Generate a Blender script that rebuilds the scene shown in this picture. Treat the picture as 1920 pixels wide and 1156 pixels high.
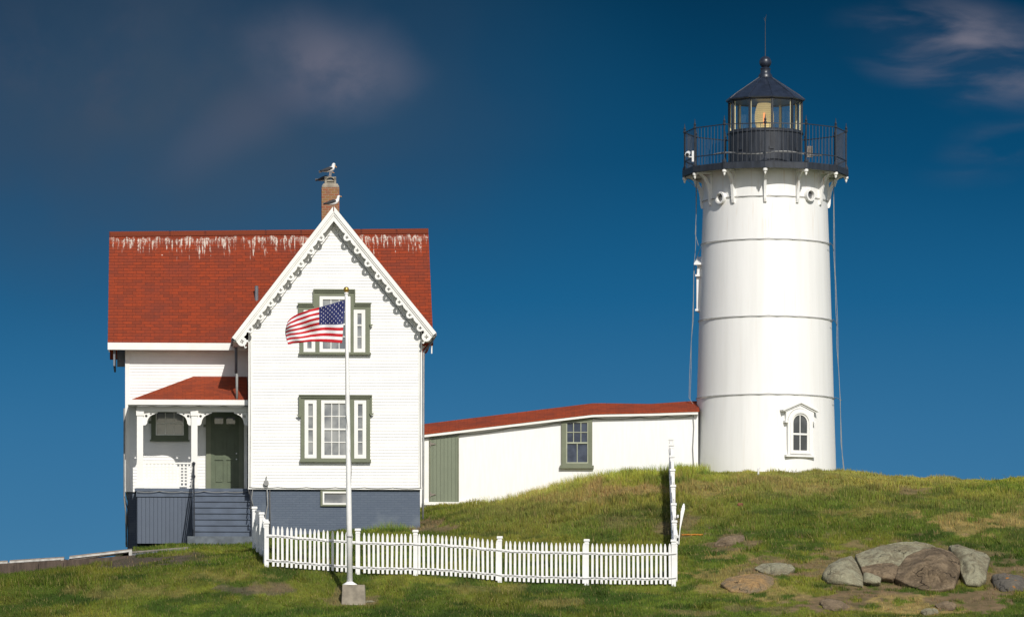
import bpy, math, random
import numpy as np
from math import sin, cos, pi, radians, sqrt, atan2
from mathutils import Vector
from mathutils.geometry import tessellate_polygon

scene = bpy.context.scene
for o in list(bpy.data.objects):
    bpy.data.objects.remove(o, do_unlink=True)
C = scene.collection

# ------------------------------------------------------------------ camera
F = 10440.0            # focal length in photo pixels (1920 wide)
CAMY, CAMZ, HOR = -180.0, 5.0, 1460.0
cam_d = bpy.data.cameras.new('camera')
cam = bpy.data.objects.new('camera', cam_d); C.objects.link(cam)
cam.location = (0, CAMY, CAMZ); cam.rotation_euler = (pi/2, 0, 0)
cam_d.sensor_width = 36; cam_d.lens = F/1920*36
cam_d.shift_y = (HOR-578)/1920
cam_d.clip_start = 1; cam_d.clip_end = 20000
scene.camera = cam
scene.view_settings.view_transform = 'Standard'
scene.view_settings.look = 'None'
scene.view_settings.exposure = 0.0
scene.view_settings.gamma = 1.0

# ------------------------------------------------------------------ light
SUN_AZ, SUN_EL = radians(16), radians(37)     # azimuth: to the right of straight behind the camera
sd = bpy.data.lights.new('sun', 'SUN'); sd.energy = 4.1; sd.angle = radians(0.5); sd.color = (1, .965, .90)
sun = bpy.data.objects.new('sun', sd); C.objects.link(sun)
tosun = Vector((sin(SUN_AZ)*cos(SUN_EL), -cos(SUN_AZ)*cos(SUN_EL), sin(SUN_EL)))
sun.rotation_euler = tosun.to_track_quat('Z', 'Y').to_euler()
sun.location = (20, -40, 60)

w = bpy.data.worlds.new('World'); scene.world = w; w.use_nodes = True
nt = w.node_tree; nt.nodes.clear()
def N(t, **k):
    n = nt.nodes.new(t)
    for a, b in k.items(): setattr(n, a, b)
    return n
def L(a, b): nt.links.new(a, b)
def M(op, a, b=None, c=None, clamp=False):
    n = N('ShaderNodeMath', operation=op, use_clamp=clamp)
    for i, v in enumerate((a, b, c)):
        if v is None: continue
        if isinstance(v, (int, float)): n.inputs[i].default_value = v
        else: L(v, n.inputs[i])
    return n.outputs[0]
def smooth(v, a, b, lo=0, hi=1):
    n = N('ShaderNodeMapRange', interpolation_type='SMOOTHSTEP')
    L(v, n.inputs[0]); n.inputs[1].default_value = a; n.inputs[2].default_value = b
    n.inputs[3].default_value = lo; n.inputs[4].default_value = hi
    return n.outputs[0]
def mixc(f, a, b):
    n = N('ShaderNodeMix', data_type='RGBA')
    if isinstance(f, (int, float)): n.inputs[0].default_value = f
    else: L(f, n.inputs[0])
    for s, v in ((6, a), (7, b)):
        if isinstance(v, tuple): n.inputs[s].default_value = (*v, 1)
        else: L(v, n.inputs[s])
    return n.outputs[2]
sky = N('ShaderNodeTexSky', sky_type='NISHITA', sun_disc=False)
sky.sun_elevation = SUN_EL; sky.sun_rotation = pi - SUN_AZ
sky.air_density = 1.0; sky.dust_density = 1.2; sky.ozone_density = 1.0
tc = N('ShaderNodeTexCoord'); sp = N('ShaderNodeSeparateXYZ'); L(tc.outputs['Generated'], sp.inputs[0])
yy = M('MAXIMUM', sp.outputs[1], 0.15)
U = M('MULTIPLY', M('DIVIDE', sp.outputs[0], yy), 10.44)
V = M('MULTIPLY', M('DIVIDE', sp.outputs[2], yy), 10.44)
ramp = N('ShaderNodeValToRGB'); L(M('MULTIPLY', V, 0.5), ramp.inputs[0])
el = ramp.color_ramp.elements
cols = [(0.0, (.10, .29, .47)), (.24, (.052, .200, .38)), (.33, (.036, .172, .35)), (.45, (.011, .120, .275)),
        (.58, (.003, .070, .172)), (.73, (.001, .035, .090)), (1.0, (.002, .028, .078))]
el[0].position, el[0].color = cols[0][0], (*cols[0][1], 1)
el[1].position, el[1].color = cols[-1][0], (*cols[-1][1], 1)
for p, c in cols[1:-1]:
    e = el.new(p); e.color = (*c, 1)
cv = N('ShaderNodeCombineXYZ'); L(U, cv.inputs[0]); L(V, cv.inputs[1])
def noise(scale, detail, vec, rough=.5, dist=0.0):
    n = N('ShaderNodeTexNoise'); L(vec, n.inputs['Vector']); n.inputs['Scale'].default_value = scale
    n.inputs['Detail'].default_value = detail; n.inputs['Roughness'].default_value = rough
    n.inputs['Distortion'].default_value = dist
    return n
wn = noise(2.2, 3, cv.outputs[0])
wv = N('ShaderNodeVectorMath', operation='MULTIPLY_ADD')
L(wn.outputs['Color'], wv.inputs[0]); wv.inputs[1].default_value = (.22, .16, 0); L(cv.outputs[0], wv.inputs[2])
def blob(u, v, rx, ry, rot=0):
    # offset compensates the mean of the warp noise
    a = N('ShaderNodeVectorMath', operation='SUBTRACT'); L(wv.outputs[0], a.inputs[0]); a.inputs[1].default_value = (u+.11, v+.08, 0)
    r = N('ShaderNodeVectorRotate', rotation_type='Z_AXIS'); L(a.outputs[0], r.inputs[0]); r.inputs['Angle'].default_value = rot
    b = N('ShaderNodeVectorMath', operation='MULTIPLY'); L(r.outputs[0], b.inputs[0]); b.inputs[1].default_value = (1/rx, 1/ry, 0)
    c = N('ShaderNodeVectorMath', operation='LENGTH'); L(b.outputs[0], c.inputs[0])
    return smooth(c.outputs['Value'], 0, 1, 1, 0)
soft = noise(3.2, 4, cv.outputs[0], .45)
puff = noise(6.5, 6, wv.outputs[0], .55)
wm = N('ShaderNodeMapping'); L(cv.outputs[0], wm.inputs[0]); wm.inputs['Rotation'].default_value = (0, 0, .35); wm.inputs['Scale'].default_value = (2.2, 8, 1)
wisp = noise(1.7, 6, wm.outputs[0], .5, .4)
col = ramp.outputs[0]
big = M('MULTIPLY', blob(-.66, 1.26, .98, .56), smooth(soft.outputs[0], .25, .65, .6, 1))
col = mixc(M('MULTIPLY', big, .88), col, (.047, .077, .122))
col = mixc(M('MULTIPLY', blob(-.335, 1.355, .21, .14, .3), smooth(puff.outputs[0], .30, .62, .30, .85)), col, (.150, .152, .205))
col = mixc(M('MULTIPLY', blob(-.48, 1.24, .26, .08, -.6), .30), col, (.12, .12, .17))
col = mixc(M('MULTIPLY', M('MULTIPLY', blob(-.72, 1.36, .5, .2, .1), smooth(puff.outputs[0], .4, .7)), .35), col, (.075, .085, .125))
r1 = M('MULTIPLY', blob(.88, 1.355, .29, .115, .30), smooth(wisp.outputs[0], .40, .70, .05, 1))
col = mixc(M('MULTIPLY', r1, .78), col, (.21, .20, .25))
r2 = M('MULTIPLY', blob(.93, 1.19, .2, .07, -.2), smooth(wisp.outputs[0], .4, .7, 0, .35))
col = mixc(r2, col, (.10, .13, .19))
# fine brightness texture of thin high air
col = mixc(M('MULTIPLY', smooth(noise(1.1, 2, cv.outputs[0]).outputs[0], .35, .7), .12), col, (.015, .12, .25))
sc10 = N('ShaderNodeVectorMath', operation='SCALE'); L(col, sc10.inputs[0]); sc10.inputs['Scale'].default_value = 11.5
front = M('MULTIPLY', smooth(sp.outputs[1], .62, .90), smooth(sp.outputs[2], .45, .25))
fin = mixc(front, sky.outputs[0], sc10.outputs[0])
bg = N('ShaderNodeBackground'); L(fin, bg.inputs[0]); bg.inputs[1].default_value = 0.085
wo = N('ShaderNodeOutputWorld'); L(bg.outputs[0], wo.inputs[0])

# ------------------------------------------------------------------ helpers
def P(px, py, Y):
    """photo pixel at depth Y (metres from the camera) -> world"""
    return Vector(((px-960)/F*Y, CAMY+Y, CAMZ+(HOR-py)/F*Y))
def link(o, parent=None):
    C.objects.link(o)
    if parent: o.parent = parent
    return o
def tag(o, label=None, cat=None, group=None, kind=None):
    if label: o['label'] = label
    if cat: o['category'] = cat
    if group: o['group'] = group
    if kind: o['kind'] = kind
    return o
def empty(name, loc, label, cat, group=None, rz=0):
    o = bpy.data.objects.new(name, None); o.empty_display_size = .3
    o.location = loc; o.rotation_euler = (0, 0, rz); C.objects.link(o)
    return tag(o, label, cat, group)

class MB:
    def __init__(s): s.v = []; s.f = []; s.m = []; s.uv = []; s.mi = 0
    def add(s, vs, fs, uvs=None):
        b = len(s.v); s.v += [tuple(p) for p in vs]
        for k, f in enumerate(fs):
            s.f.append([i+b for i in f]); s.m.append(s.mi)
            s.uv.append(uvs[k] if uvs else None)
        return s
    def box(s, x0, x1, y0, y1, z0, z1):
        v = [(x, y, z) for x in (x0, x1) for y in (y0, y1) for z in (z0, z1)]
        return s.add(v, [(0,1,3,2), (4,6,7,5), (0,4,5,1), (2,3,7,6), (0,2,6,4), (1,5,7,3)])
    def bar(s, a, b, w, h, up=(0,0,1)):
        a, b = Vector(a), Vector(b); d = (b-a).normalized(); up = Vector(up)
        sx = d.cross(up).normalized()*w/2; sz = sx.cross(d).normalized()*h/2
        v = [p+i*sx+j*sz for p in (a, b) for i in (-1, 1) for j in (-1, 1)]
        return s.add(v, [(0,1,3,2), (4,6,7,5), (0,4,5,1), (2,3,7,6), (0,2,6,4), (1,5,7,3)])
    def quad(s, pts, uv=None): return s.add(pts, [tuple(range(len(pts)))], [uv] if uv else None)
    def slab(s, pts, off, uv=None):
        """polygon pts thickened by vector off"""
        n = len(pts); off = Vector(off); q = [Vector(p) for p in pts]
        fs = [tuple(range(n)), tuple(range(2*n-1, n-1, -1))] + [(i, (i+n), (i+1) % n+n, (i+1) % n) for i in range(n)]
        return s.add(q+[p+off for p in q], fs, ([uv]+[None]*(n+1)) if uv else None)
    def tube(s, pts, r, n=6, sy=None, cap=True):
        pts = [Vector(p) for p in pts]; K = len(pts)
        rs = r if isinstance(r, (list, tuple)) else [r]*K
        vs = []
        ref = None
        for i, p in enumerate(pts):
            d = (pts[min(i+1, K-1)]-pts[max(i-1, 0)]).normalized()
            if ref is None: ref = Vector((0, 1, 0)) if abs(d.y) < .9 else Vector((1, 0, 0))
            a = d.cross(ref).normalized(); b = a.cross(d).normalized(); ref = b
            k = sy[i] if sy else 1
            for j in range(n):
                t = 2*pi*j/n
                vs.append(p+a*cos(t)*rs[i]+b*sin(t)*rs[i]*k)
        fs = [(i*n+j, i*n+(j+1) % n, (i+1)*n+(j+1) % n, (i+1)*n+j) for i in range(K-1) for j in range(n)]
        if cap: fs += [tuple(range(n-1, -1, -1)), tuple((K-1)*n+j for j in range(n))]
        return s.add(vs, fs)
    def lathe(s, prof, n=32, c=(0,0), a0=0.0, cap=True):
        vs = [(c[0]+r*sin(a0+2*pi*j/n), c[1]-r*cos(a0+2*pi*j/n), z) for r, z in prof for j in range(n)]
        K = len(prof)
        fs = [(i*n+j, i*n+(j+1) % n, (i+1)*n+(j+1) % n, (i+1)*n+j) for i in range(K-1) for j in range(n)]
        if cap: fs += [tuple(range(n-1, -1, -1)), tuple((K-1)*n+j for j in range(n))]
        return s.add(vs, fs)
    def prism(s, outer, holes, fn, d0, d1):
        """2D outline with holes; fn(u, v, d) -> xyz"""
        loops = [outer]+list(holes)
        flat = [p for l in loops for p in l]
        tris = tessellate_polygon([[Vector((p[0], p[1], 0)) for p in l] for l in loops])
        n = len(flat)
        vs = [fn(p[0], p[1], d0) for p in flat]+[fn(p[0], p[1], d1) for p in flat]
        fs = [tuple(t) for t in tris]+[tuple(i+n for i in reversed(t)) for t in tris]
        b = 0
        for l in loops:
            k = len(l)
            fs += [(b+i, b+(i+1) % k, b+(i+1) % k+n, b+i+n) for i in range(k)]
            b += k
        return s.add(vs, fs)
    def build(s, name, mats, parent=None, sm=False, flip=True):
        me = bpy.data.meshes.new(name); me.from_pydata(s.v, [], s.f)
        if not isinstance(mats, (list, tuple)): mats = [mats]
        for m in mats: me.materials.append(m)
        if len(mats) > 1: me.polygons.foreach_set('material_index', s.m)
        if any(u is not None for u in s.uv):
            ul = me.uv_layers.new(name='uv')
            for p, u in zip(me.polygons, s.uv):
                if u is None: continue
                for k, li in enumerate(p.loop_indices): ul.data[li].uv = u[k]
        if sm: me.polygons.foreach_set('use_smooth', [True]*len(me.polygons))
        me.validate(); me.update()
        if flip:
            import bmesh
            bm = bmesh.new(); bm.from_mesh(me); bmesh.ops.recalc_face_normals(bm, faces=bm.faces[:]); bm.to_mesh(me); bm.free()
        return link(bpy.data.objects.new(name, me), parent)
def smooth_angle(o, deg=35):
    me = o.data
    me.polygons.foreach_set('use_smooth', [True]*len(me.polygons))
    me.update()
    try: me.set_sharp_from_angle(angle=radians(deg))
    except Exception: pass
    return o
def fy(y):   # map (u, v, d) -> plane facing -y at depth y
    return lambda u, v, d: (u, y+d, v)

# ------------------------------------------------------------------ materials
MATS = {}
def new_mat(name):
    global nt
    m = bpy.data.materials.new(name); m.use_nodes = True; nt = m.node_tree; nt.nodes.clear()
    b = N('ShaderNodeBsdfPrincipled'); o = N('ShaderNodeOutputMaterial'); L(b.outputs[0], o.inputs[0])
    MATS[name] = m
    return m, b
def nz(scale, detail=4, vec=None, rough=.55, stretch=None):
    t = N('ShaderNodeTexCoord'); v = t.outputs['Object'] if vec is None else vec
    if stretch:
        mp = N('ShaderNodeMapping'); L(v, mp.inputs[0]); mp.inputs['Scale'].default_value = stretch; v = mp.outputs[0]
    n = N('ShaderNodeTexNoise'); L(v, n.inputs['Vector']); n.inputs['Scale'].default_value = scale
    n.inputs['Detail'].default_value = detail; n.inputs['Roughness'].default_value = rough
    return n.outputs[0]
def bump(b, h, dist, strength=.6):
    n = N('ShaderNodeBump'); L(h, n.inputs['Height']); n.inputs['Distance'].default_value = dist; n.inputs['Strength'].default_value = strength
    L(n.outputs[0], b.inputs['Normal'])
def mat(name, c, rough=.6, var=.1, scale=3, bd=.003, bs=30, metal=0, c2=None, stretch=None, spec=.4):
    m, b = new_mat(name)
    c2 = c2 or tuple(x*(1-var*2) for x in c)
    c1 = tuple(min(.9, x*(1+var*.3)) for x in c)
    f = smooth(nz(scale, 6, stretch=stretch), .3, .72)
    L(mixc(f, c1, c2), b.inputs['Base Color'])
    b.inputs['Roughness'].default_value = rough; b.inputs['Metallic'].default_value = metal
    b.inputs['Specular IOR Level'].default_value = spec
    if bd: bump(b, nz(bs, 3), bd)
    return m
white = mat('white_paint', (.80, .79, .765), .55, .035, 1.6, .002, 25)
white_fence = mat('white_fence_paint', (.80, .79, .77), .6, .06, 3, .003, 30)
trim_w = mat('white_trim', (.80, .785, .74), .5, .04, 2)
green = mat('green_trim', (.160, .175, .115), .55, .06, 3)
dkgreen = mat('dark_green_door', (.10, .125, .075), .5, .08, 3)
blue = mat('blue_grey_paint', (.084, .108, .150), .6, .12, 2.5)
gutter = mat('grey_gutter', (.16, .17, .19), .5, .1, 4)
black_iron = mat('black_iron', (.022, .026, .035), .42, .15, 6, spec=.6)
lead_black = mat('black_roof_metal', (.016, .022, .038), .38, .2, 5, spec=.6)
drum_m = mat('black_painted_iron', (.028, .034, .046), .5, .25, 2.5, stretch=(4, 4, .6))
concrete = mat('concrete', (.30, .26, .20), .85, .18, 4, .01, 20)
cable_m = mat('grey_cable', (.27, .27, .26), .7, .1, 5)
dark_cable = mat('dark_cable', (.10, .10, .10), .7, .1, 5)
wood_grey = mat('weathered_wood', (.24, .21, .18), .85, .2, 6, .01, 15, stretch=(1, 6, 6))
brown_wall = mat('brown_timber_wall', (.095, .068, .052), .85, .22, 2.5, .01, 15, stretch=(3, 3, .6))
white_metal = mat('white_metal', (.72, .72, .72), .35, .05, 3)
gold = mat('gold', (.62, .40, .10), .3, .08, 5, metal=.8)
gull_white = mat('gull_white', (.78, .77, .75), .8, .04, 8)
gull_grey = mat('gull_dark_grey', (.045, .045, .05), .8, .15, 12)
gull_tail = mat('gull_mottled_grey', (.15, .13, .12), .8, .4, 20)
beak_m = mat('beak_orange', (.60, .30, .06), .5, .05, 8)
leg_m = mat('leg_pink', (.45, .30, .25), .6, .05, 8)
cream = mat('cream_ceiling', (.70, .60, .36), .7, .06, 3)
rust = mat('orange_lichen', (.48, .19, .025), .9, .2, 20)
pot_m = mat('stone_cowl', (.30, .27, .21), .85, .2, 10)
red_rag = mat('rusty_stone', (.20, .075, .04), .9, .2, 10)

def glass_like(name, c, c2, sc=1.4):
    m, b = new_mat(name)
    f = smooth(nz(sc, 3), .38, .62)
    L(mixc(f, c, c2), b.inputs['Base Color'])
    b.inputs['Roughness'].default_value = .06; b.inputs['Specular IOR Level'].default_value = .8
    b.inputs['Coat Weight'].default_value = .6; b.inputs['Coat Roughness'].default_value = .03
    return m
pane_lt = glass_like('curtain_reflection_glass', (.085, .10, .125), (.27, .28, .285), 1.1)  # pale patches: curtains, and uneven window reflections painted into the base colour
pane_dk = glass_like('dark_glass', (.035, .037, .042), (.075, .078, .085))
pane_bl = glass_like('blue_dark_glass', (.035, .045, .07), (.06, .075, .11), 2.5)
pane_bl.node_tree.nodes['Principled BSDF'].inputs['Coat Weight'].default_value = 0
pane_bl.node_tree.nodes['Principled BSDF'].inputs['Specular IOR Level'].default_value = .3

# clear lantern glass
m, b = new_mat('lantern_glass')
nt.nodes.remove(b)
tr = N('ShaderNodeBsdfTransparent'); tr.inputs[0].default_value = (.97, .99, .98, 1)
gl = N('ShaderNodeBsdfGlossy'); gl.inputs['Roughness'].default_value = .03
mx = N('ShaderNodeMixShader'); mx.inputs[0].default_value = .06
L(tr.outputs[0], mx.inputs[1]); L(gl.outputs[0], mx.inputs[2]); L(mx.outputs[0], nt.nodes['Material Output'].inputs[0])
lantern_glass = m
# fresnel lens: brass-tinted ribbed glass, emission stands in for the sun it reflects
m, b = new_mat('lens_glass')
t = N('ShaderNodeTexCoord'); s_ = N('ShaderNodeSeparateXYZ'); L(t.outputs['Object'], s_.inputs[0])
rib = M('SINE', M('MULTIPLY', s_.outputs[2], 95))
f = smooth(rib, -.6, .8)
L(mixc(f, (.20, .15, .05), (.62, .52, .25)), b.inputs['Base Color'])
b.inputs['Roughness'].default_value = .2; b.inputs['Metallic'].default_value = .35
b.inputs['Emission Color'].default_value = (1, .75, .35, 1); b.inputs['Emission Strength'].default_value = .38
bump(b, rib, .02); lens_m = m
m, b = new_mat('lamp_red'); b.inputs['Base Color'].default_value = (.9, .3, .1, 1)
b.inputs['Emission Color'].default_value = (1, .35, .12, 1); b.inputs['Emission Strength'].default_value = 1.1
lamp_m = m
m, b = new_mat('beacon_bulb_cover'); b.inputs['Base Color'].default_value = (.85, .75, .5, 1); b.inputs['Roughness'].default_value = .25
bulb_m = m

# tower paint: white, faint vertical streaks, rust runs near the top
m, b = new_mat('tower_paint')
t = N('ShaderNodeTexCoord'); s_ = N('ShaderNodeSeparateXYZ'); L(t.outputs['Object'], s_.inputs[0])
a1 = smooth(nz(1.8, 5, stretch=(2.2, 2.2, .12)), .35, .75)
c1 = mixc(M('MULTIPLY', a1, .55), (.80, .79, .765), (.70, .69, .66))
st = smooth(nz(1.5, 4, stretch=(7, 7, .22)), .58, .72)
near = smooth(s_.outputs[2], 7.6, 9.8, .13, 1)
c2 = mixc(M('MULTIPLY', M('MULTIPLY', st, near), .6), c1, (.55, .38, .20))
L(c2, b.inputs['Base Color']); b.inputs['Roughness'].default_value = .5
bump(b, nz(5, 4, stretch=(3, 3, .5)), .006, .35)
tower_m = m

# painted brick / chimney brick
def brick_mat(name, c1, c2, mortar, bw, bh, ms, offs_bump=.01, swap=True, var=None, extra=None):
    m, b = new_mat(name)
    t = N('ShaderNodeTexCoord'); s_ = N('ShaderNodeSeparateXYZ'); L(t.outputs['Object'], s_.inputs[0])
    cb = N('ShaderNodeCombineXYZ')
    L(M('ADD', s_.outputs[0], s_.outputs[1]), cb.inputs[0]); L(s_.outputs[2], cb.inputs[1])
    br = N('ShaderNodeTexBrick'); L(cb.outputs[0], br.inputs['Vector'])
    br.inputs['Color1'].default_value = (*c1, 1); br.inputs['Color2'].default_value = (*c2, 1); br.inputs['Mortar'].default_value = (*mortar, 1)
    br.inputs['Scale'].default_value = 1; br.inputs['Brick Width'].default_value = bw; br.inputs['Row Height'].default_value = bh
    br.inputs['Mortar Size'].default_value = ms; br.inputs['Mortar Smooth'].default_value = .2; br.inputs['Bias'].default_value = 0
    c = br.outputs['Color']
    if extra: c = mixc(smooth(nz(extra[1], 4), .52, .72), c, extra[0])
    L(c, b.inputs['Base Color']); b.inputs['Roughness'].default_value = .8
    bump(b, M('SUBTRACT', 1.0, br.outputs['Fac']), offs_bump)
    return m
found_m = brick_mat('painted_brick', (.082, .105, .145), (.094, .118, .158), (.070, .092, .130), .22, .075, .007, .006, extra=((.12, .145, .18), 1.2))
chim_m = brick_mat('chimney_brick', (.25, .065, .03), (.22, .12, .035), (.27, .185, .115), .20, .082, .012, .012, extra=((.20, .09, .05), 6))

# shingles, UV in metres (u along the eave, v down the slope from the ridge)
def shingle_mat(name, guano=False, ca=(.265, .044, .016), cb_=(.17, .036, .018)):
    m, b = new_mat(name)
    t = N('ShaderNodeTexCoord'); uv = t.outputs['UV']
    br = N('ShaderNodeTexBrick'); L(uv, br.inputs['Vector'])
    br.inputs['Color1'].default_value = (*ca, 1); br.inputs['Color2'].default_value = (*cb_, 1)
    br.inputs['Mortar'].default_value = (.06, .016, .012, 1)
    br.inputs['Scale'].default_value = 1; br.inputs['Brick Width'].default_value = .30; br.inputs['Row Height'].default_value = .135
    br.inputs['Mortar Size'].default_value = .004; br.inputs['Mortar Smooth'].default_value = .5; br.inputs['Bias'].default_value = -.2
    br.offset = .37
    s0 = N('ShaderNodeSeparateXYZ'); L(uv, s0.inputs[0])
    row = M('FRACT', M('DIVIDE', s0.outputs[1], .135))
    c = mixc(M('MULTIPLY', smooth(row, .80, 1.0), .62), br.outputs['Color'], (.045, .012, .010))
    c = mixc(M('MULTIPLY', smooth(nz(7, 3, vec=uv, stretch=(1, 2, 1)), .5, .66), .4), c, (.10, .028, .018))
    c = mixc(M('MULTIPLY', smooth(nz(.9, 4, vec=uv), .42, .7), .45), c, (.13, .035, .025))
    if guano:
        s_ = N('ShaderNodeSeparateXYZ'); L(uv, s_.inputs[0]); u, v = s_.outputs[0], s_.outputs[1]
        hi = nz(17, 3, vec=uv, rough=.7, stretch=(1, .16, 1))
        clump = smooth(nz(1.5, 4, vec=uv, rough=.65, stretch=(1, .06, 1)), .37, .50)
        ln = smooth(nz(12, 3, vec=uv, rough=.65, stretch=(1, .03, 1)), .36, .72, .30, 1.35)   # how far each run reaches
        top = smooth(nz(4, 2, vec=uv, stretch=(1, .05, 1)), .3, .7, .12, .36)
        up = smooth(M('SUBTRACT', v, top), 0, .10)
        dn = smooth(M('SUBTRACT', ln, v), -.02, .30)
        mk = M('MULTIPLY', M('MULTIPLY', M('MULTIPLY', up, dn), clump), M('MAXIMUM', smooth(hi, .48, .60), M('MULTIPLY', smooth(v, .62, .35), smooth(nz(20, 4, vec=uv, rough=.7), .45, .58))))
        c = mixc(M('MULTIPLY', mk, .88), c, (.62, .57, .49))
        vo = N('ShaderNodeTexVoronoi'); L(uv, vo.inputs['Vector']); vo.inputs['Scale'].default_value = 1.1
        c = mixc(smooth(vo.outputs['Distance'], .035, .022), c, (.55, .45, .38))
    L(c, b.inputs['Base Color']); b.inputs['Roughness'].default_value = .9; b.inputs['Specular IOR Level'].default_value = .15
    s2 = N('ShaderNodeSeparateXYZ'); L(uv, s2.inputs[0])
    saw = M('FRACT', M('DIVIDE', s2.outputs[1], .135))
    bump(b, M('ADD', M('MULTIPLY', saw, .8), M('MULTIPLY', br.outputs['Fac'], -.6)), .012, .8)
    return m
shingle = shingle_mat('red_shingles', False, (.33, .058, .020), (.22, .044, .019)); shingle_g = shingle_mat('red_shingles_stained', True)

# vertical boards
def board_mat(name, c, pitch, groove=.5, axis=0):
    m, b = new_mat(name)
    t = N('ShaderNodeTexCoord'); s_ = N('ShaderNodeSeparateXYZ'); L(t.outputs['Object'], s_.inputs[0])
    fr = M('FRACT', M('DIVIDE', s_.outputs[axis], pitch))
    g = M('MULTIPLY', smooth(fr, 0, .09), smooth(fr, 1, .91))
    cell = M('FLOOR', M('DIVIDE', s_.outputs[axis], pitch))
    wnn = N('ShaderNodeTexWhiteNoise', noise_dimensions='1D'); L(cell, wnn.inputs['W'])
    cc = mixc(M('MULTIPLY', wnn.outputs[0], .35), c, tuple(x*.8 for x in c))
    cc = mixc(g, tuple(x*groove for x in c), cc)
    cc = mixc(M('MULTIPLY', smooth(nz(2, 4), .4, .7), .2), cc, tuple(x*.7 for x in c))
    L(cc, b.inputs['Base Color']); b.inputs['Roughness'].default_value = .65
    bump(b, g, .012)
    return m
blue_boards = board_mat('blue_grey_boards', (.084, .106, .146), .13)
green_boards = board_mat('green_boards', (.165, .19, .130), .125, .62)
white_boards = mat('white_wall_paint', (.81, .80, .78), .6, .03, 2.5, .004, 6, stretch=(5, 5, .5))

# vertex-colour driven vegetation / ground
def attr_mat(name, rough=.9, ns=6, bd=.05, trans=0):
    m, b = new_mat(name)
    a = N('ShaderNodeAttribute', attribute_name='col')
    f = nz(ns, 6)
    c = mixc(M('MULTIPLY', smooth(f, .35, .65), .45), a.outputs['Color'], (.035, .045, .012))
    L(c if bd else a.outputs['Color'], b.inputs['Base Color']); b.inputs['Roughness'].default_value = rough
    b.inputs['Specular IOR Level'].default_value = .15
    if bd: bump(b, nz(ns*1.5, 5), bd, 1)
    if trans:
        tl = N('ShaderNodeBsdfTranslucent'); L(a.outputs['Color'], tl.inputs[0])
        mx = N('ShaderNodeMixShader'); mx.inputs[0].default_value = trans
        L(b.outputs[0], mx.inputs[1]); L(tl.outputs[0], mx.inputs[2]); L(mx.outputs[0], nt.nodes['Material Output'].inputs[0])
    return m
ground_m = attr_mat('turf_and_soil', .95, 3, .06)
blade_m = attr_mat('grass_blades', .75, 6, 0, .3)

m, b = new_mat('sea_water'); b.inputs['Base Color'].default_value = (.012, .035, .06, 1); b.inputs['Roughness'].default_value = .15
bump(b, nz(.6, 6), .3, .6); sea_m = m

def rock_mat(name, c1, c2, lich=None):
    m, b = new_mat(name)
    c = mixc(smooth(nz(2.2, 8, rough=.65), .38, .62), c1, c2)
    vo = N('ShaderNodeTexVoronoi', feature='DISTANCE_TO_EDGE'); t = N('ShaderNodeTexCoord'); 
    nn = N('ShaderNodeTexNoise'); L(t.outputs['Object'], nn.inputs['Vector']); nn.inputs['Scale'].default_value = 2.5; nn.inputs['Detail'].default_value = 4
    va = N('ShaderNodeVectorMath', operation='MULTIPLY_ADD'); L(nn.outputs['Color'], va.inputs[0]); va.inputs[1].default_value = (.7,.7,.7); L(t.outputs['Object'], va.inputs[2])
    L(va.outputs[0], vo.inputs['Vector']); vo.inputs['Scale'].default_value = .8
    crack = smooth(vo.outputs['Distance'], 0.0, .012)
    crack = M('MAXIMUM', crack, smooth(nz(1.7, 3), .44, .50))
    c = mixc(M('MULTIPLY', smooth(nz(8, 7, rough=.78), .49, .62), .45), c, tuple(x*.55 for x in c1))
    c = mixc(M('MULTIPLY', smooth(nz(14, 6, rough=.7), .56, .66), .5), c, tuple(min(.6, x*1.5) for x in c2))
    if lich: c = mixc(smooth(nz(3.2, 4), .60, .66), c, lich)
    c = mixc(crack, tuple(x*.25 for x in c1), c)
    L(c, b.inputs['Base Color']); b.inputs['Roughness'].default_value = .9; b.inputs['Specular IOR Level'].default_value = .2
    bump(b, M('ADD', M('MULTIPLY', crack, .5), nz(6, 9, rough=.78)), .12, 1.0)
    return m
rk_grey = rock_mat('grey_lichened_granite', (.215, .185, .120), (.345, .325, .220))
rk_brown = rock_mat('brown_granite', (.13, .095, .060), (.27, .20, .125))
rk_tan = rock_mat('orange_tan_rock', (.22, .17, .105), (.40, .25, .11))
rk_orange = rock_mat('dark_rock_with_orange_lichen', (.11, .10, .085), (.17, .15, .12), (.42, .17, .03))

# ------------------------------------------------------------------ terrain
rng = np.random.default_rng(7)
_tab = rng.random((256, 256))
def vnoise(x, y, s, o=0):
    x = np.asarray(x, float)/s+37.3+o*11.7; y = np.asarray(y, float)/s+91.1+o*7.3
    xi = np.floor(x).astype(int); yi = np.floor(y).astype(int); fx = x-xi; fy_ = y-yi
    fx = fx*fx*(3-2*fx); fy_ = fy_*fy_*(3-2*fy_)
    g = lambda a, b: _tab[a % 256, b % 256]
    return (g(xi, yi)*(1-fx)+g(xi+1, yi)*fx)*(1-fy_)+(g(xi, yi+1)*(1-fx)+g(xi+1, yi+1)*fx)*fy_
def fbm(x, y, s, o=0, n=3):
    return sum(vnoise(x, y, s/2**k, o+k)*.5**k for k in range(n))/sum(.5**k for k in range(n))
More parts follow.
